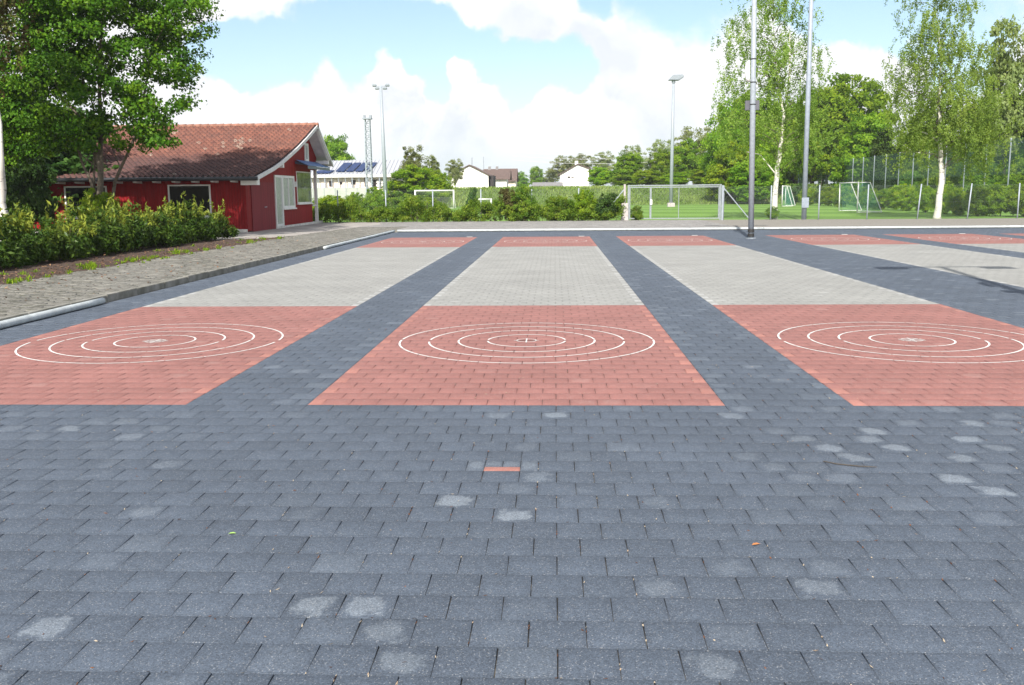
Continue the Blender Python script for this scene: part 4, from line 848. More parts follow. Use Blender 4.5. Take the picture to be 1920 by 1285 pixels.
# ------------------------------------------------------------------ red hut
def hut():
    X, YF, YB = -12.0, 36.15, 47.3; XL_ = -21.2; Z0 = .06
    root = empty('red_hut', (X, YF, 0)); O = Vector((X, YF, 0)); rng = np.random.default_rng(71)
    def P(mb, name, mat, parent=root, **k):
        mb.v = [tuple(Vector(q)-(O if parent is root else O)) for q in mb.v]; o = mb.build(name, mat, parent, **k); return o
    prof = [(35.57, 2.21), (36.6, 2.40), (37.8, 2.62), (38.92, 2.88), (40.2, 3.22), (41.49, 3.58), (43.3, 4.15), (45.2, 4.80)]
    back = [(45.2, 4.80), (48.0, 3.02)]
    # walls: front, gable (with the open corner at its back), far gable, rear
    w = MB(); w.box((XL_, YF, .1), (X, YF+.14, 2.30))
    def under(y):
        pr = prof+back[1:]
        for (a, b), (c, d) in zip(pr[:-1], pr[1:]):
            if a <= y <= c: return b+(d-b)*(y-a)/(c-a)-.12
        return 2.
    ys = [YF+.14, 37.8, 38.92, 40.2, 41.49, 43.3, 45.2, 46.1]
    w.prism([(ys[0], .12), (46.1, .12)]+[(y, under(y)) for y in reversed(ys)], 'x', X-.14, X)
    w.prism([(46.1, 2.72), (47.3, 2.72), (47.3, under(47.3)), (46.1, under(46.1))], 'x', X-.14, X)
    w.prism([(ys[0], .12), (47.3, .12)]+[(y, under(y)) for y in [47.3]+list(reversed(ys[:-1]))], 'x', XL_, XL_+.14)
    w.box((X-1.7, 46.1, .12), (X-.14, 46.24, 2.72)); w.box((X-1.7, 46.24, .12), (X-1.56, 47.3, 2.72)); w.box((XL_+.14, 47.16, .12), (X-1.7, 47.3, 2.9))
    P(w, 'wall', 'redboards')
    # base
    b = MB(); b.box((XL_, YF-.03, -.05), (X, YF, .2)); b.prism([(39.85, -.05), (48.0, -.05), (48.0, .2), (39.85, .16)], 'x', X, X+.03); b.box((X-1.7, 46.26, -.05), (X-.001, 48.0, .16)); P(b, 'plinth', 'plinth')
    c = MB(); c.box((X-.10, 46.95, .16), (X+.04, 47.10, 2.72)); P(c, 'corner_post', 'white')
    r = MB(); r.box((X-.06, 46.25, .95), (X+.0, 46.95, 1.02)); P(r, 'rail', 'whitegrey')
    # tiled roof: rows of pan tiles along the curved slope
    pf = np.array(prof); seg = np.concatenate([[0], np.cumsum(np.linalg.norm(np.diff(pf, axis=0), axis=1))]); Ls = seg[-1]
    nrow = 28; tw = .225; x0, x1 = -22.2, -11.3; ncol = int((x1-x0)/tw); sub = 6
    def tile_slope(getp, name):
        V = []; F = []; st = []; n = 0
        u = np.arange(ncol*sub+1)/sub; xx = x0+u*tw; fr = u % 1
        wave = .036*np.cos(2*np.pi*fr)+.014*np.cos(4*np.pi*fr)
        for i in range(nrow):
            s0, s1 = i/nrow, (i+1)/nrow+.012; p0, n0 = getp(s0); p1, n1 = getp(min(1, s1)); jit = np.repeat(rng.normal(0, .004, ncol+1), sub)[:len(u)]
            for p, nn, lift in ((p0, n0, -.005), (p0, n0, .05), (p1, n1, .004)):
                h = wave+lift+jit; V.append(np.stack([xx, p[0]+nn[0]*h, p[1]+nn[1]*h], 1))
            for rr in range(2):
                a = n+rr*len(u)+np.arange(len(u)-1); F.append(np.stack([a, a+1, a+1+len(u), a+len(u)], 1))
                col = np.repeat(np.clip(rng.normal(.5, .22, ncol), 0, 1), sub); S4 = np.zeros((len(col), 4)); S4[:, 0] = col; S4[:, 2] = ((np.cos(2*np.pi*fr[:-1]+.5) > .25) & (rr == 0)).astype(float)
                cx = (xx[:-1]+xx[1:])/2; lic = 0*cx
                if name == 'roof':
                    lic = ((rng.random(ncol) < (.45*np.exp(-(((np.arange(ncol)*tw+x0+14.35)/.9)**2)-((i/nrow-.66)/.09)**2)+.006)).astype(float)).repeat(sub)
                S4[:, 1] = lic; st.append(S4)
            n += 3*len(u)
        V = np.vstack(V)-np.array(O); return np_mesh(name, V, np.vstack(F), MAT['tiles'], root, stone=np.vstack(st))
    def gf(s):
        d = s*Ls; y = np.interp(d, seg, pf[:, 0]); z = np.interp(d, seg, pf[:, 1]); e = .25; dy = np.interp(min(Ls, d+e), seg, pf[:, 0])-np.interp(max(0, d-e), seg, pf[:, 0]); dz = np.interp(min(Ls, d+e), seg, pf[:, 1])-np.interp(max(0, d-e), seg, pf[:, 1]); l = math.hypot(dy, dz); return (y, z), (-dz/l, dy/l)
    def gb(s):
        a, b2 = back[1], back[0]; y = a[0]+(b2[0]-a[0])*s; z = a[1]+(b2[1]-a[1])*s; dy, dz = b2[0]-a[0], b2[1]-a[1]; l = math.hypot(dy, dz); return (y, z), (dz/l, -dy/l)
    m, nt, bb = newmat('clay_tiles'); L = nt.links.new
    at_ = N(nt, 'ShaderNodeAttribute', attribute_name='stone'); sp = N(nt, 'ShaderNodeSeparateColor'); L(at_.outputs['Color'], sp.inputs[0])
    tc = N(nt, 'ShaderNodeTexCoord'); nz = N(nt, 'ShaderNodeTexNoise', ins={'Scale': 1.1, 'Detail': 8.0, 'Roughness': .7}); L(tc.outputs['Object'], nz.inputs[0])
    n2 = N(nt, 'ShaderNodeTexNoise', ins={'Scale': 16., 'Detail': 5.0, 'Roughness': .7}); L(tc.outputs['Object'], n2.inputs[0])
    cc = mixc(nt, sp.outputs[0], (.125, .044, .032), (.235, .090, .058))
    mr = N(nt, 'ShaderNodeMapRange'); L(nz.outputs['Fac'], mr.inputs[0]); mr.inputs[1].default_value = .4; mr.inputs[2].default_value = .7
    cc = mixc(nt, math_(nt, 'MULTIPLY', mr.outputs[0], .55), cc, (.085, .048, .042))
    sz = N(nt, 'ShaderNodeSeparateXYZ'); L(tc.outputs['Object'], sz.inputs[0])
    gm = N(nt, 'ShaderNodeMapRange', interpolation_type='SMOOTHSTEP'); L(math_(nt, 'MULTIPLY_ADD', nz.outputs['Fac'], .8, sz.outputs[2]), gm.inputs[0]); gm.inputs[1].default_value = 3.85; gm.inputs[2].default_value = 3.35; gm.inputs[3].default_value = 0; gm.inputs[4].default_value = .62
    cc = mixc(nt, gm.outputs[0], cc, (.055, .032, .034))       # tree shadow on the lower roof, painted into the tile colour
    lk = N(nt, 'ShaderNodeMapRange'); L(math_(nt, 'MULTIPLY', sp.outputs[1], n2.outputs['Fac']), lk.inputs[0]); lk.inputs[1].default_value = .44; lk.inputs[2].default_value = .62
    cc = mixc(nt, lk.outputs[0], cc, (.34, .29, .23))
    cc = mixc(nt, math_(nt, 'MULTIPLY', sp.outputs[2], .9), cc, (.02, .014, .013))      # shade inside the open ends of the tile rolls, painted on the risers
    vm = N(nt, 'ShaderNodeVectorMath', operation='SCALE'); L(cc, vm.inputs[0]); L(math_(nt, 'MULTIPLY_ADD', n2.outputs['Fac'], .8, .6), vm.inputs['Scale'])
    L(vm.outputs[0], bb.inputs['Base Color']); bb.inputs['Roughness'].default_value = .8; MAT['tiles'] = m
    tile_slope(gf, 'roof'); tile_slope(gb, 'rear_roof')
    # boards below the tiles, barge boards, ridge
    full = prof+back[1:]
    def band(y_off, t0, t1):
        up = [(y, z+t0) for y, z in full]; dn = [(y, z+t1) for y, z in full]; return up, dn
    def strip(name, mat, xa, xb, t0, t1, pts=full, par=root):
        mb = MB()
        for (a, b1), (c1, d) in zip(pts[:-1], pts[1:]): mb.prism([(a, b1+t0), (c1, d+t0), (c1, d+t1), (a, b1+t1)], 'x', xa, xb)
        return P(mb, name, mat, par)
    strip('soffit', 'whitegrey', x0+.05, -11.36, -.045, -.085)
    strip('barge_board', 'whitegrey', -11.36, -11.31, .02, -.13)
    ridge = MB()
    k = 0; xx = x0
    while xx < x1-.05:
        ridge.tube([(xx, 45.2, 4.80), (min(xx+.40, x1), 45.2, 4.812)], [.105, .12], 10); xx += .37
    P(ridge, 'ridge_tiles', 'tiles_plain', smooth=True)
    g = MB().tube([(x0, 35.50, 2.16), (-11.3, 35.50, 2.14)], .075, 10); P(g, 'gutter', 'gutter', smooth=True)
    xs = np.arange(-20.7, -12.3, .76)
    for q in xs:
        t = MB(); t.prism([(35.62, 2.02), (36.14, 2.0), (36.14, 2.20), (35.62, 2.16), (35.56, 2.10)], 'x', q-.065, q+.065); P(t, 'rafter_end', 'white')
    t = MB(); t.box((-12.05, 35.75, 1.90), (-11.42, 36.12, 2.14)); P(t, 'eave_box', 'white')
    for y, z, s in ((39.3, 2.72, .16), (47.25, 3.10, .16)):
        t = MB(); t.prism([(y-s/2, z-.08-.0), (y+s/2, z-.08), (y+s/2, z+.1), (y-s/2, z+.1)], 'x', X+.002, -11.37); P(t, 'purlin_end', 'white')
    t = MB(); t.bar((-11.40, 45.3, 4.55), (-11.40, 47.35, 3.22), .05, .14, up=(1, 0, 0)); P(t, 'gable_strut', 'white')
    # openings; each frame carries its pane
    def window(face, a, b, z0, z1, name, fw=.07, panes=1, mat='glass', sill=True, proud=.05):
        f = MB(); gl = MB(); sl = MB()
        def bx(mb, u0, u1, v0, v1, d0, d1):
            if face == 'x': mb.box((X+d0, u0, v0), (X+d1, u1, v1))
            else: mb.box((u0, YF-d1, v0), (u1, YF-d0, v1))
        bx(f, a, a+fw, z0, z1, .002, proud); bx(f, b-fw, b, z0, z1, .002, proud); bx(f, a+fw, b-fw, z1-fw, z1, .002, proud); bx(f, a+fw, b-fw, z0, z0+fw, .002, proud)
        for k in range(1, panes):
            m_ = a+(b-a)*k/panes; bx(f, m_-.035, m_+.035, z0+fw, z1-fw, .003, proud-.006)
        fo = P(f, name, 'white'); bx(gl, a+fw*.6, b-fw*.6, z0+fw*.6, z1-fw*.6, .003, .012); gl.v = [tuple(Vector(q)-O) for q in gl.v]; gl.build('pane', mat, fo)
        if sill: bx(sl, a-.06, b+.06, z0-.06, z0-.002, .002, proud+.05); sl.v = [tuple(Vector(q)-O) for q in sl.v]; sl.build('sill', 'white', fo)
        return fo
    window('y', -15.06, -13.38, .70, 1.94, 'window', .055); window('y', -19.2, -17.5, .70, 1.92, 'window', .055)
    window('x', 41.05, 42.93, .93, 2.36, 'window', .10, 2, 'curtain'); window('x', 43.42, 45.98, 1.12, 2.60, 'window', .05, 1, 'reflection_tint', proud=.03)
    window('x', 45.02, 45.68, 3.12, 3.96, 'window', .10, 1, 'curtain', False)
    d = window('x', 39.90, 41.02, .16, 2.36, 'door', .10, 1, 'curtain', False); d['label'] = 'glazed white door'
    t = MB(); t.box((X+.002, 36.75, .04), (X+.022, 39.84, 2.04)); P(t, 'shed_door', 'reddoor'); t = MB(); t.bar((X+.045, 38.33, 1.02), (X+.045, 38.62, 1.03), .03); P(t, 'door_handle', 'steel')
    t = MB(); t.box((X+.002, 43.05, 1.88), (X+.05, 43.27, 2.12)); P(t, 'meter_box', 'whitegrey')
    # awning: cassette and a little fabric
    aw = MB(); aw.box((X+.002, 43.3, 2.93), (X+.20, 47.5, 3.03)); ao = P(aw, 'awning', 'bluedark')
    fb = MB(); fb.prism([(X+.20, 3.04), (X+.62, 2.84), (X+.63, 2.87), (X+.05, 3.12)], 'y', 43.28, 47.52); fb.v = [tuple(Vector(q)-O) for q in fb.v]; fb.build('fabric', 'blue', ao)
    fb = MB(); fb.box((X+.60, 43.28, 2.70), (X+.615, 47.52, 2.83)); fb.v = [tuple(Vector(q)-O) for q in fb.v]; fb.build('valance', 'bluedark', ao)
    tag(root, 'red wooden hut with curved clay tile roof and white trim', 'hut')
MAT['tiles_plain'] = simple('ridge_clay', (.27, .13, .09), .85, .25, 4)
MAT['reflection_tint'] = simple('painted_reflection_glass', (.16, .19, .13), .04, .4, 2.5, spec=.9, detail=7)  # green mottling in the base colour imitates trees mirrored in the pane
hut()

# ------------------------------------------------------------------ poles and masts
def court_pole():
    root = empty('court_pole', (6.24, 30.12, 0))
    MB().tube([(0, 0, 0), (0, 0, 4.6), (0, 0, 8.2)], [.09, .085, .072], 16).build('pole', 'steel', root, smooth=True)
    MB().tube([(0, 0, .0), (0, 0, .03)], .16, 16).build('base_plate', 'steeld', root)
    for z0, z1 in ((.06, .16), (.21, .31)): MB().tube([(0, 0, z0), (0, 0, z1)], .104, 16).build('band', 'blacktape', root)
    for z in (4.15, 4.82, 5.52): MB().tube([(0, 0, z), (0, 0, z+.03)], .094, 14).build('strap', 'blacktape', root)
    MB().tube([(-.13, .0, 4.85), (-.17, 0, 4.95), (-.175, 0, 5.15), (-.17, 0, 5.38), (-.13, 0, 5.5)], [.03, .07, .08, .07, .03], 10).build('loudspeaker', 'white', root, smooth=True)
    MB().box((-.21, .11, 4.0), (.23, .17, 4.30)).build('junction_box', 'darkbox', root, bevel=.01)
    MB().bar((-1.2, 0, 8.15), (1.2, 0, 8.15), .08).build('crossbar', 'steel', root)
    for s in (-1, 1): MB().box((s*1.0-.3, -.25, 7.9), (s*1.0+.3, .12, 8.12)).build('floodlight', 'darkbox', root, bevel=.03)
    root.rotation_euler.y = -.017
    tag(root, 'tall grey steel pole with black banded foot standing on the court', 'pole', 'poles on the court'); return root
cp = court_pole()
c2 = copy_tree(cp, (6.1, 9.0, 0)); c2.rotation_euler.y = 0; c2['label'] = 'tall grey steel pole close beside the viewer, outside the picture'
def floodlight_mast(px, pyb, pyt, Y, r, kind, label, block=True):
    b = at(px[0], pyb, Y); t = at(px[1], pyt, Y); b[2] = ground_z(b[0], Y); h = t[2]-b[2]; root = empty('floodlight_mast', b); dx = t[0]-b[0]
    MB().tube([(0, 0, 0), (dx*.5, 0, h*.5), (dx, 0, h)], [r, r*.8, r*.55], 12).build('mast', 'steel', root, smooth=True)
    if block: MB().box((-.36, -.36, 0), (.36, .36, .42)).build('concrete_foot', 'concrete', root, bevel=.02)
    if kind == 'cross':
        for z, w in ((h, 1.3), (h-.28, .95)): MB().bar((dx-w/2, 0, z), (dx+w/2, 0, z), .07).build('crossbar', 'steel', root)
        for s in (-1, 1):
            for z, o in ((h+.12, .68), (h-.18, .42)): MB().prism([(-.15, z-.08), (.22, z-.14), (.22, z-.02), (-.15, z+.1)], 'x', dx+s*o-.2, dx+s*o+.2).build('lamp', 'steeld', root)
    else:
        MB().prism([(-.55, -.25), (-.1, .25), (.9, .28), (1.0, .05), (.5, -.28)], 'y', -.35, .35).build('lamp', 'steeld', root, bevel=.05).location = (dx, 0, h+.2)
        MB().tube([(dx, 0, h-.3), (dx, 0, h+.1)], .18, 10).build('lamp_bracket', 'steeld', root)
    tag(root, label, 'floodlight', 'floodlight masts by the field')
floodlight_mast((1258, 1263), 388, 150, 95.8, .20, 'round', 'slim floodlight mast with one round lamp standing behind the gate')
floodlight_mast((724, 714), 389, 162, 100, .24, 'cross', 'slim floodlight mast with two crossbars of lamps near the hut', False)
def lattice_mast():
    b = at(694, 385, 106); t = at(690, 224, 106); b[2] = 0; h = t[2]; root = empty('lattice_mast', b); mb = MB(); w = .33; w2 = .26
    for sx in (-1, 1):
        for sy in (-1, 1): mb.bar((sx*w, sy*w, 0), (sx*w2, sy*w2, h), .09)
    n = 22
    for i in range(n):
        z0, z1 = h*i/n, h*(i+1)/n; a = w+(w2-w)*i/n; c = w+(w2-w)*(i+1)/n; s = 1 if i % 2 else -1
        for q in (-1, 1): mb.bar((-s*a, q*a, z0), (s*c, q*c, z1), .05); mb.bar((q*a, -s*a, z0), (q*c, s*c, z1), .05); mb.bar((-a, q*a, z0), (a, q*a, z0), .04)
    mb.build('lattice', 'steel', root); MB().box((-.5, -.4, h), (.5, .4, h+.15)).build('platform', 'steeld', root)
    for s in (-.35, .35): MB().box((s-.12, -.2, h+.15), (s+.12, .2, h+.45)).build('lamp', 'steeld', root)
    tag(root, 'pale square lattice mast before the metal roofed building', 'mast')
lattice_mast()
def big_mast():
    b = at(1507, 415, 47.4); b[2] = .06; root = empty('street_mast', b)
    MB().tube([(0, 0, 0), (0, 0, 6), (0, 0, 15)], [.125, .115, .095], 16).build('pole', 'greysteel', root, smooth=True)
    MB().box((-.17, -.19, .6), (.17, -.12, 1.1)).build('service_hatch', 'greysteel', root, bevel=.01); root.rotation_euler.y = -.006
    MB().bar((-1.2, 0, 14.9), (1.2, 0, 14.9), .1).build('crossbar', 'steel', root)
    tag(root, 'thick blue grey mast at the fence beside the slender birch', 'mast')
big_mast()

# ------------------------------------------------------------------ fences, gate
def clip_line(p, d, L, H):
    """clip a 2D line to the panel 0..L x 0..H"""
    t0, t1 = -1e9, 1e9
    for o, k, m in ((p[0], d[0], L), (p[1], d[1], H)):
        a, b = (0-o)/k, (m-o)/k
        if a > b: a, b = b, a
        t0, t1 = max(t0, a), min(t1, b)
    return (t0, t1) if t1 > t0 else None
def chain_link(a, b, z0, z1, pitch, w, name, parent, org):
    a = Vector(a); b = Vector(b); L = (b-a).length; u = (b-a).normalized(); H = z1-z0; mb = MB(); nrm = Vector((-u.y, u.x, 0))
    def pt(x, z): return a+u*x+Vector((0, 0, z0+z))-Vector(org)
    for s in (1, -1):
        x = -H if s > 0 else 0
        while x < (L if s > 0 else L+H):
            c = clip_line((x, 0), (1, s) if s > 0 else (-1, 1), L, H)
            if c:
                d = (1, 1) if s > 0 else (-1, 1); p = pt(x+d[0]*c[0], d[1]*c[0]); q = pt(x+d[0]*c[1], d[1]*c[1]); t = (q-p).normalized(); k = t.cross(nrm).normalized()*w/2; o = nrm*(.002*s)
                mb.add([p-k+o, p+k+o, q+k+o, q-k+o], [(0, 1, 2, 3)])
            x += pitch
    for z in (0.02, H/2, H-.02): mb.bar(pt(0, z), pt(L, z), w)
    return mb.build(name, 'wire', parent)
def fence(pts, zt, label, pitch, lean=None, name='wire_fence'):
    root = empty(name, (pts[0][0], pts[0][1], .05)); org = root.location
    for i, (x, y) in enumerate(pts):
        l = (lean or {}).get(i, 0); MB().tube([(x-org[0], y-org[1], -.1), (x-org[0]+l, y-org[1], zt)], .032, 8).build('post', 'steel', root, smooth=True)
    for (x, y), (x2, y2) in zip(pts[:-1], pts[1:]): chain_link((x, y, 0), (x2, y2, 0), .12, zt, pitch, .0024, 'wire_mesh', root, org)
    tag(root, label, 'fence'); return root
def ground_pt(px, Y): p = at(px, 400, Y); return (float(p[0]), float(Y))
fence([ground_pt(px, 48.4) for px in (634, 724, 812, 902, 997, 1085)]+[ground_pt(1170, 48.3)], 1.68, 'grey chain link fence overgrown by the low hedge', .14)
fence([ground_pt(1356, 47.55), ground_pt(1445, 47.2), ground_pt(1535, 46.9), ground_pt(1626, 46.7), ground_pt(1720, 46.6), ground_pt(1814, 46.5), ground_pt(1908, 46.5), ground_pt(2005, 46.5)], 1.72,
      'grey chain link fence before the football field', .09, {4: .12, 5: .12})
MAT['gatesteel'] = simple('zinc_grey_steel', (.22, .25, .26), .5, .15, 12)
def gate():
    A = Vector((*ground_pt(1178, 48.2), .08)); Bv = Vector((*ground_pt(1350, 47.6), .08)); root = empty('double_gate', A); u = (Bv-A); L = u.length; u.normalize()
    def pt(x, z, o=0): return u*x+Vector((-u.y*o, u.x*o, z))
    H = 1.78; xm = L*.245
    mb = MB()
    mb.bar(pt(0, 0), pt(0, H), .08); mb.bar(pt(L, 0), pt(L, H), .08); mb.bar(pt(.045, H-.04), pt(L-.045, H-.04), .06); mb.build('gate_frame', 'gatesteel', root)
    for x0, x1 in ((.07, xm-.02), (xm+.02, L-.07)):
        f = MB(); f.bar(pt(x0, .06), pt(x0, H-.1), .05); f.bar(pt(x1, .06), pt(x1, H-.1), .06); f.bar(pt(x0+.03, .09), pt(x1-.03, .09), .05); f.bar(pt(x0+.03, H-.13), pt(x1-.03, H-.13), .05)
        if x1-x0 > 2: f.bar(pt((x0+x1)/2-.3, .1), pt((x0+x1)/2-.3, H-.13), .03)
        fo = f.build('gate_wing', 'gatesteel', root); P0 = A; chain_link(A+u*x0, A+u*x1, .02, H-.2, .13, .0024, 'wire_mesh', fo, A)
    MB().box((-.05, -.03, 0), (.05, .03, .26)).build('lock', 'white', root).location = pt(xm+.03, .78, -.05)
    tag(root, 'wide double gate of galvanised tubes and wire mesh', 'gate')
gate()
def gate_posts():
    p = Vector((*ground_pt(1171, 48.2), .05)); root = empty('gate_post', p)
    MB().box((-.17, -.17, 0), (.17, .17, .9)).build('concrete_base', 'concrete', root, bevel=.012)
    MB().tube([(0, 0, .9), (0, 0, 1.85)], .06, 10).build('post', 'concrete', root)
    MB().bar((-.03, 0, 1.6), (-1.25, 0, .1), .05).build('brace', 'steel', root)
    tag(root, 'gate post on a square concrete block with slanting brace', 'post')
    p = Vector((*ground_pt(1352, 47.35), .05)); root = empty('gate_post', p)
    MB().tube([(.06, 0, 0), (.06, 0, 1.75)], .055, 10).build('post', 'steel', root); MB().bar((.1, 0, 1.62), (1.4, -.2, .05), .045).build('brace', 'steeld', root)
    tag(root, 'thin steel gate post with slanting brace towards the court pole', 'post')
gate_posts()
def net_mat(name, col, fac):
    m, nt, b = newmat(name); b.inputs['Base Color'].default_value = (*col, 1); b.inputs['Roughness'].default_value = .8
    t = N(nt, 'ShaderNodeBsdfTransparent'); mx = N(nt, 'ShaderNodeMixShader', ins={0: fac}); nt.links.new(t.outputs[0], mx.inputs[1]); nt.links.new(b.outputs[0], mx.inputs[2]); nt.links.new(mx.outputs[0], nt.nodes['Material Output'].inputs[0]); MAT[name] = m
net_mat('net', (.13, .23, .17), .34); net_mat('net_low', (.10, .18, .10), .18); net_mat('goal_net', (.08, .30, .22), .2); net_mat('goal_net_white', (.5, .55, .5), .15)
def ball_fence():
    root = empty('ball_catch_fence', (34.5, 136, 0)); o = root.location; pts = []
    for k in range(20):
        y = 136-4*k; pts.append((34.6-(136-y)*.04, y))
    for x, y in pts: MB().tube([(x-o.x, y-o.y, 0), (x-o.x, y-o.y, 5.0)], .05, 8).build('post', 'steel', root, smooth=True)
    for (x, y), (x2, y2) in zip(pts[:-1], pts[1:]):
        MB().add([(x-o.x-.06, y-o.y, 2.5), (x2-o.x-.06, y2-o.y, 2.5), (x2-o.x-.06, y2-o.y, 4.95), (x-o.x-.06, y-o.y, 4.95)], [(0, 1, 2, 3)]).build('net', 'net', root)
        MB().add([(x-o.x-.06, y-o.y, .1), (x2-o.x-.06, y2-o.y, .1), (x2-o.x-.06, y2-o.y, 2.48), (x-o.x-.06, y-o.y, 2.48)], [(0, 1, 2, 3)]).build('wire_mesh', 'net_low', root)
    tag(root, 'tall net fence with many steel posts behind the football goal', 'fence')
ball_fence()
def goal(p, q, h, dep, r, label, nm, netm='goal_net', top=.0):
    """p,q: feet of the two uprights; net hangs behind"""
    p = Vector((p[0], p[1], 0)); q = Vector((q[0], q[1], 0)); u = (q-p); L = u.length; u.normalize(); nrm = Vector(dep[:2]+(0,)).normalized(); dd = dep[2]; root = empty(nm, p)
    fr = MB()
    fr.tube([(0, 0, 0), (0, 0, h)], r, 10); fr.tube([u*L, u*L+Vector((0, 0, h))], r, 10); fr.tube([Vector((0, 0, h-r)), u*L+Vector((0, 0, h-r))], r, 10); fr.build('goal_frame', 'whitegrey', root, smooth=True)
    st = MB()
    for b in (Vector((0, 0, 0)), u*L):
        t = b+nrm*top+Vector((0, 0, h-.04)); e = b+nrm*dd+Vector((0, 0, .04)); st.bar(b+Vector((0, 0, h-.04)), t+nrm*.01, .04); st.bar(t, e, .045); st.bar(b+Vector((0, 0, .04)), e, .04)
    st.bar(nrm*dd+Vector((0, 0, .04)), u*L+nrm*dd+Vector((0, 0, .04)), .04); st.build('net_support', 'whitegrey', root)
    nt_ = MB(); a0 = nrm*top+Vector((0, 0, h-.06)); e0 = nrm*(dd-.03)+Vector((0, 0, .06)); f0 = Vector((0, 0, h-.06))
    nt_.add([a0, a0+u*L, e0+u*L, e0], [(0, 1, 2, 3)]); nt_.add([f0, f0+u*L, a0+u*L, a0], [(0, 1, 2, 3)])
    for b in (Vector((0, 0, 0)), u*L): nt_.add([b+Vector((0, 0, .05)), b+f0, b+a0, b+e0], [(0, 1, 2, 3)])
    nt_.build('goal_net', netm, root); tag(root, label, 'goal', 'football goals on the field')
goal((20.76, 69.75), (20.36, 64.34), 2.05, (1., -.07, 1.6), .045, 'white football goal with green net seen from its side', 'football_goal', top=.75)
def at_g(px, Y): return (float(at(px, 390, Y)[0]), Y)
goal(at_g(779, 95.5), at_g(851, 95.9), 1.9, (.05, 1., 1.2), .08, 'wide white goal frame before the large yellow green bush', 'football_goal', 'goal_net_white', .3)
goal(at_g(895.5, 97.2), at_g(921, 97.6), .98, (.05, 1., .7), .08, 'small white goal frame by the grass bank', 'football_goal', 'goal_net_white', .2)
goal(at_g(634, 84), at_g(657, 84.5), 1.0, (.05, 1., .7), .05, 'small white goal half hidden by bushes near the hut', 'football_goal', 'goal_net_white', .2)
goal(at_g(1466, 92), at_g(1472, 96), 2.0, (1., 0, 1.0), .05, 'narrow goal seen edge on behind the slender birch', 'football_goal', 'goal_net', .4)

# long grass on the bank
def bank_grass():
    rng = np.random.default_rng(81); n = 17000; x = rng.uniform(-14, 40, n); y = 111.4+rng.random(n)*11; z = ground_z(x, y); a = rng.uniform(0, 6.28, n); h = rng.uniform(.10, .34, n)
    c = np.stack([x, y, z], 1); w = np.stack([np.cos(a), np.sin(a), 0*a], 1)*.05; d = np.stack([rng.normal(0, .18, n), rng.normal(0, .18, n), h], 1)
    V = np.stack([c-w, c+w, c+d+w*.5, c+d-w*.5], 1).reshape(-1, 3); pt = np.sin(x*.35)+np.sin(x*.9+y*.6); t = np.clip(.5+.18*pt+rng.normal(0, .15, n), 0, 1)
    o = np_mesh('long_grass', V, np.arange(n*4).reshape(-1, 4), 'grassblade', tone=t); o['kind'] = 'stuff'
bank_grass()

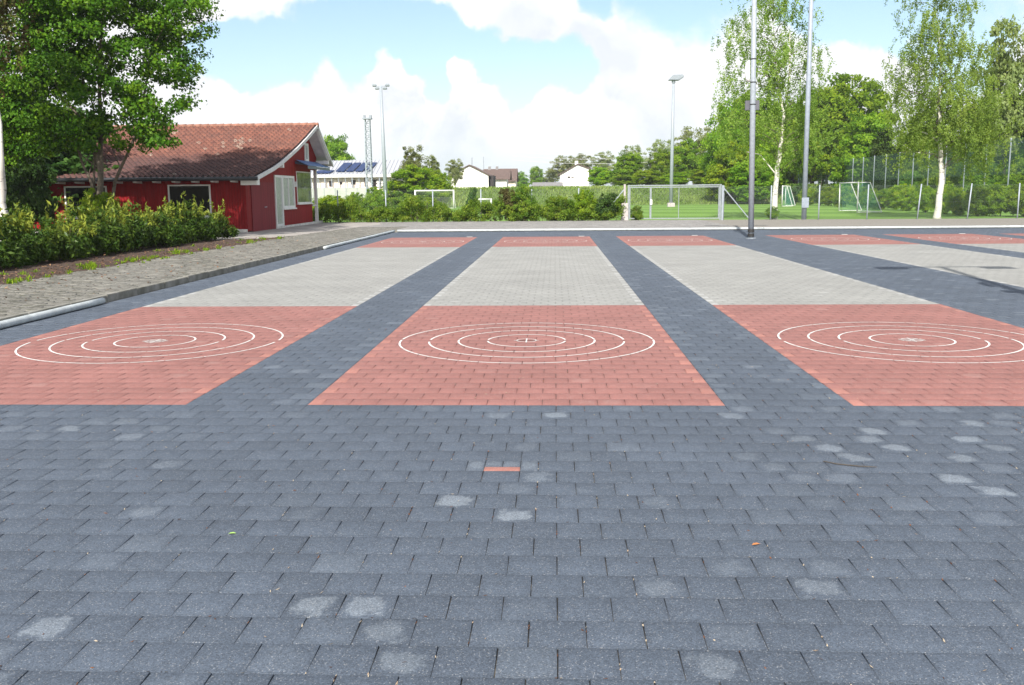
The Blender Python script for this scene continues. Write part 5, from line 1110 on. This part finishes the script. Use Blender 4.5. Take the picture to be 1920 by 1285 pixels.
# ------------------------------------------------------------------ buildings beyond the field
def club_building():
    Y = 130.; L_pt = at(560, 340, Y); R_pt = at(752, 340, Y); xl, xr = L_pt[0], R_pt[0]; root = empty('club_building', (xl, Y, 0)); o = Vector((xl, Y, 0)); W = xr-xl
    zE = at(670, 328, Y-.7)[2]; zR = at(670, 301, Y+5)[2]
    MB().prism([(0, 0), (10, 0), (10, zE), (5, zR-.2), (0, zE-.05)], 'x', .2, W-.2).build('wall', 'wallc', root)
    mb = MB(); mb.prism([(-.7, zE-.12), (5, zR-.12), (5, zR), (-.7, zE)], 'x', 0, W); mb.prism([(5, zR-.12), (11, zE-.12), (11, zE), (5, zR)], 'x', 0, W); rf = mb.build('roof', 'roofm', root)
    mb = MB(); sl = (zR-zE)/5.7
    k = 0.
    while k < W: mb.bar((k, -.7, zE+.05), (k, 5, zR+.05), .06, .09); k += .55
    mb.build('standing_seams', 'roofm', rf)
    mb = MB(); mb.box((0, -.8, zE-.35), (W, -.7, zE+.02)); mb.build('fascia', 'whitegrey', root)
    px = [(632, 650), (651, 667), (668, 684), (685, 697), (592, 624)]
    for a, b in px:
        x0 = at(a, 318, Y+1)[0]-xl; x1 = at(b-2, 318, Y+1)[0]-xl; y0, y1 = 0.2, 3.4
        if a == 592: y0, y1 = -.4, .5
        f = lambda y: zE+sl*(y+.7)+.25
        MB().add([(x0, y0, f(y0)), (x1, y0, f(y0)), (x1+.5, y1, f(y1)), (x0+.5, y1, f(y1)), (x0, y0, f(y0)-.12), (x1, y0, f(y0)-.12), (x1+.5, y1, f(y1)-.12), (x0+.5, y1, f(y1)-.12)], [(0, 1, 2, 3), (4, 7, 6, 5), (0, 4, 5, 1), (1, 5, 6, 2), (2, 6, 7, 3), (3, 7, 4, 0)]).build('solar_panel', 'panel', root)
    for a, b, t, bt in ((617, 624, 340, 350), (637, 642, 341, 346), (658, 667, 338, 346), (683, 686, 330, 350)):
        p = at(a, t, Y); q = at(b, bt, Y); MB().box((p[0]-xl, -.06, q[2]), (q[0]-xl, -.002, p[2])).build('window', 'dark_in', root)
    p = at(697, 337, Y); q = at(719, 352, Y); op = MB().box((p[0]-xl, -.05, q[2]), (q[0]-xl, -.002, p[2])).build('dark_panel', 'dark_in', root)
    for a, b in ((709, 341), (716, 341), (709, 348), (716, 348)):
        c = at(a, b, Y); c = Vector((c[0]-xl, -.06, c[2])); MB().tube([c, c+Vector((0, -.04, 0))], .24, 16).build('disc', 'wallw', op)
    mb = MB()
    k = 1.
    while k < W: mb.bar((k, -.6, 0), (k, -.6, zE-.2), .10 if int(k/.95) % 4 else .16); k += .95
    mb.build('veranda_posts', 'steeld', root)
    tag(root, 'long pale building with grey metal roof and solar panels', 'building')
    z = at(650, 353, Y-4)[2]; w = MB().box((0, 0, 0), (W*.8, .2, z)); wo = w.build('garden_wall', 'wallg'); wo.location = (xl, Y-4, 0); tag(wo, 'low greenish white wall with rail before the metal roofed building', 'wall')
    rl = MB(); rl.bar((0, .1, z+.02), (W*.8, .1, z+.02), .06)
    k = 0.
    while k < W*.8: rl.bar((k, -.03, .0), (k, -.03, z), .05); k += 1.5
    rl.build('railing', 'steeld', wo)
def roofm():
    m, nt, b = newmat('ribbed_metal_roof'); b.inputs['Base Color'].default_value = (.42, .43, .46, 1); b.inputs['Roughness'].default_value = .5; b.inputs['Metallic'].default_value = .2; MAT['roofm'] = m
roofm(); MAT['wallg'] = simple('greenish_render', (.40, .43, .37), .85, .1, 1.)
club_building()
def gable_house(Y, l, r, apx, apy, el, er, base, dep, label, roofm_='roofb', over=.5):
    A = at(l, base, Y); B = at(r, base, Y); ap = at(apx, apy, Y); zl = at(l, el, Y)[2]; zr = at(r, er, Y)[2]; z0 = min(A[2], B[2])-.4; root = empty('white_house', (A[0], Y, z0)); W = B[0]-A[0]; xa = ap[0]-A[0]; H = ap[2]-z0; zl -= z0; zr -= z0
    MB().prism([(0, 0), (W, 0), (W, zr), (xa, H), (0, zl)], 'y', 0, dep).build('wall', 'wallw', root)
    mb = MB(); sl = (H-zl)/xa; sr = (H-zr)/(W-xa)
    mb.prism([(-over, zl-over*sl+.05), (xa, H+.05), (xa, H+.25), (-over, zl-over*sl+.25)], 'y', -.35, dep+.3)
    mb.prism([(xa, H+.05), (W+over, zr-over*sr+.05), (W+over, zr-over*sr+.25), (xa, H+.25)], 'y', -.35, dep+.3); rf = mb.build('roof', roofm_, root)
    tag(root, label, 'house'); return root, rf, Vector((A[0], Y, z0))
r, rf, o = gable_house(200, 846, 916, 880, 311, 329, 329, 358, 14, 'white gable house without windows and with brown roof edge')
p = at(885, 309, 203); MB().tube([p-np.array(o)-np.array([0, 0, .6]), at(885, 296, 203)-np.array(o)], .08, 6).build('antenna', 'steeld', r)
p = at(919, 357, 200); q = at(925, 329, 200); MB().box((p[0]-o.x, .5, p[2]-o.z-.4), (q[0]-o.x, 8, q[2]-o.z)).build('side_wing', 'dark_in', r)
r, rf, o = gable_house(215, 1050, 1104, 1083, 309, 328, 317, 357, 12, 'white gable house with chimney and small windows')
p = at(1078, 312, 217); q = at(1084, 302, 217); MB().box((p[0]-o.x, 2, p[2]-o.z-1), (q[0]-o.x, 2.8, q[2]-o.z)).build('chimney', 'wallw', rf)
for a, b, c, d, m in ((1064, 1069, 331, 334, 'dark_in'), (1071, 1076, 331, 334, 'roofg'), (1064, 1068, 352, 355.5, 'dark_in'), (1071, 1076, 351, 355.5, 'roofg')):
    p = at(a, d, 215); q = at(b, c, 215); f = MB().box((p[0]-o.x, -.06, p[2]-o.z), (q[0]-o.x, -.003, q[2]-o.z)).build('window', m, r)
r, rf, o = gable_house(190, 1286, 1324, 1303, 304, 312, 313, 330, 8, 'white house with red roof edge hidden among the trees', 'roofr', .3)
def cottage():
    Y = 222; a = at(904, 336, Y); b = at(952, 336, Y); g = at(927, 357, Y); z0 = g[2]-.4; root = empty('cottage', (a[0], Y, z0)); W = b[0]-a[0]; ze = a[2]-z0; zr = at(930, 318, Y+4)[2]-z0
    MB().prism([(0, 0), (8, 0), (8, ze), (4, zr-.2), (0, ze)], 'x', .8, W-.3).build('wall', 'wallw', root)
    mb = MB(); mb.prism([(-.6, ze-.2), (4, zr-.1), (4, zr+.1), (-.6, ze)], 'x', 0, W+.6); mb.prism([(4, zr-.1), (8.6, ze-.2), (8.6, ze), (4, zr+.1)], 'x', 0, W+.6); rf = mb.build('roof', 'roofb', root)
    for px in (918, 932):
        p = at(px, 322, Y+4); MB().box((p[0]-a[0]-.3, 3.6, zr-.5), (p[0]-a[0]+.3, 4.2, zr+.7)).build('chimney', 'roofg', rf)
    p = at(907, 318, Y+4); MB().tube([(p[0]-a[0], 4, zr), (p[0]-a[0], 4, zr+3)], .06, 6).build('antenna', 'steeld', rf)
    tag(root, 'house with broad brown roof and two chimneys behind the windowless gable', 'house')
    Y = 236; a = at(935, 340, Y); b = at(968, 340, Y); z0 = at(950, 357, Y)[2]-.4; root = empty('house', (a[0], Y, z0)); W = b[0]-a[0]; zr = at(955, 317, Y)[2]-z0; ze = at(955, 340, Y)[2]-z0
    MB().prism([(0, 0), (10, 0), (10, ze), (5, zr), (0, ze)], 'x', 0, W-.2).build('wall', 'wallc', root)
    mb = MB(); mb.prism([(-.6, ze-.1), (5, zr), (5, zr+.2), (-.6, ze+.1)], 'x', -.2, W+.2); mb.prism([(5, zr), (10.6, ze-.1), (10.6, ze+.1), (5, zr+.2)], 'x', -.2, W+.2); mb.build('roof', 'roofb', root)
    tag(root, 'house with dark brown roof behind the one with two chimneys', 'house')
    Y = 206; a = at(1000, 350, Y); b = at(1054, 350, Y); z0 = at(1030, 357, Y)[2]-.3; root = empty('garage_shed', (a[0], Y, z0)); W = b[0]-a[0]; z1 = at(1020, 349, Y)[2]-z0; z2 = at(1020, 343, Y+6)[2]-z0
    MB().box((0, 0, 0), (W*.35, 6, z1-.1)).build('wall', 'wallw', root); MB().box((W*.35+.01, .3, 0), (W, 6, z1-.12)).build('garage_door', 'dark_in', root); MB().prism([(-.6, z1-.08), (6.4, z2-.1), (6.4, z2+.1), (-.6, z1+.12)], 'x', -.3, W+.2).build('roof', 'roofg', root)
    tag(root, 'low shed with flat grey roof beside the chimney house', 'shed')
cottage()
def power_line():
    a = at(960, 300, 240); b = at(1420, 285, 180); mb = MB()
    for dz in (0, 1.0, 2.0):
        pts = [a*(1-t)+b*t+np.array([0, 0, dz-3.0*4*t*(1-t)*.5]) for t in np.linspace(0, 1, 14)]; mb.tube(pts, .035, 5, cap=False)
    tag(mb.build('power_line', 'whitegrey'), 'thin sagging power wires above the white chimney house', 'power line')
power_line()

def haze():
    m = D.materials.new('haze_air'); m.use_nodes = True; nt = m.node_tree; nt.nodes.clear()
    o = N(nt, 'ShaderNodeOutputMaterial'); v = N(nt, 'ShaderNodeVolumePrincipled', ins={'Density': .0003, 'Anisotropy': .2}); v.inputs['Color'].default_value = (.92, .96, 1.0, 1)
    nt.links.new(v.outputs[0], o.inputs['Volume'])
    MB().box((-1300, -500, -1.3), (1300, 1600, 24)).build('haze', m)['kind'] = 'stuff'
haze()
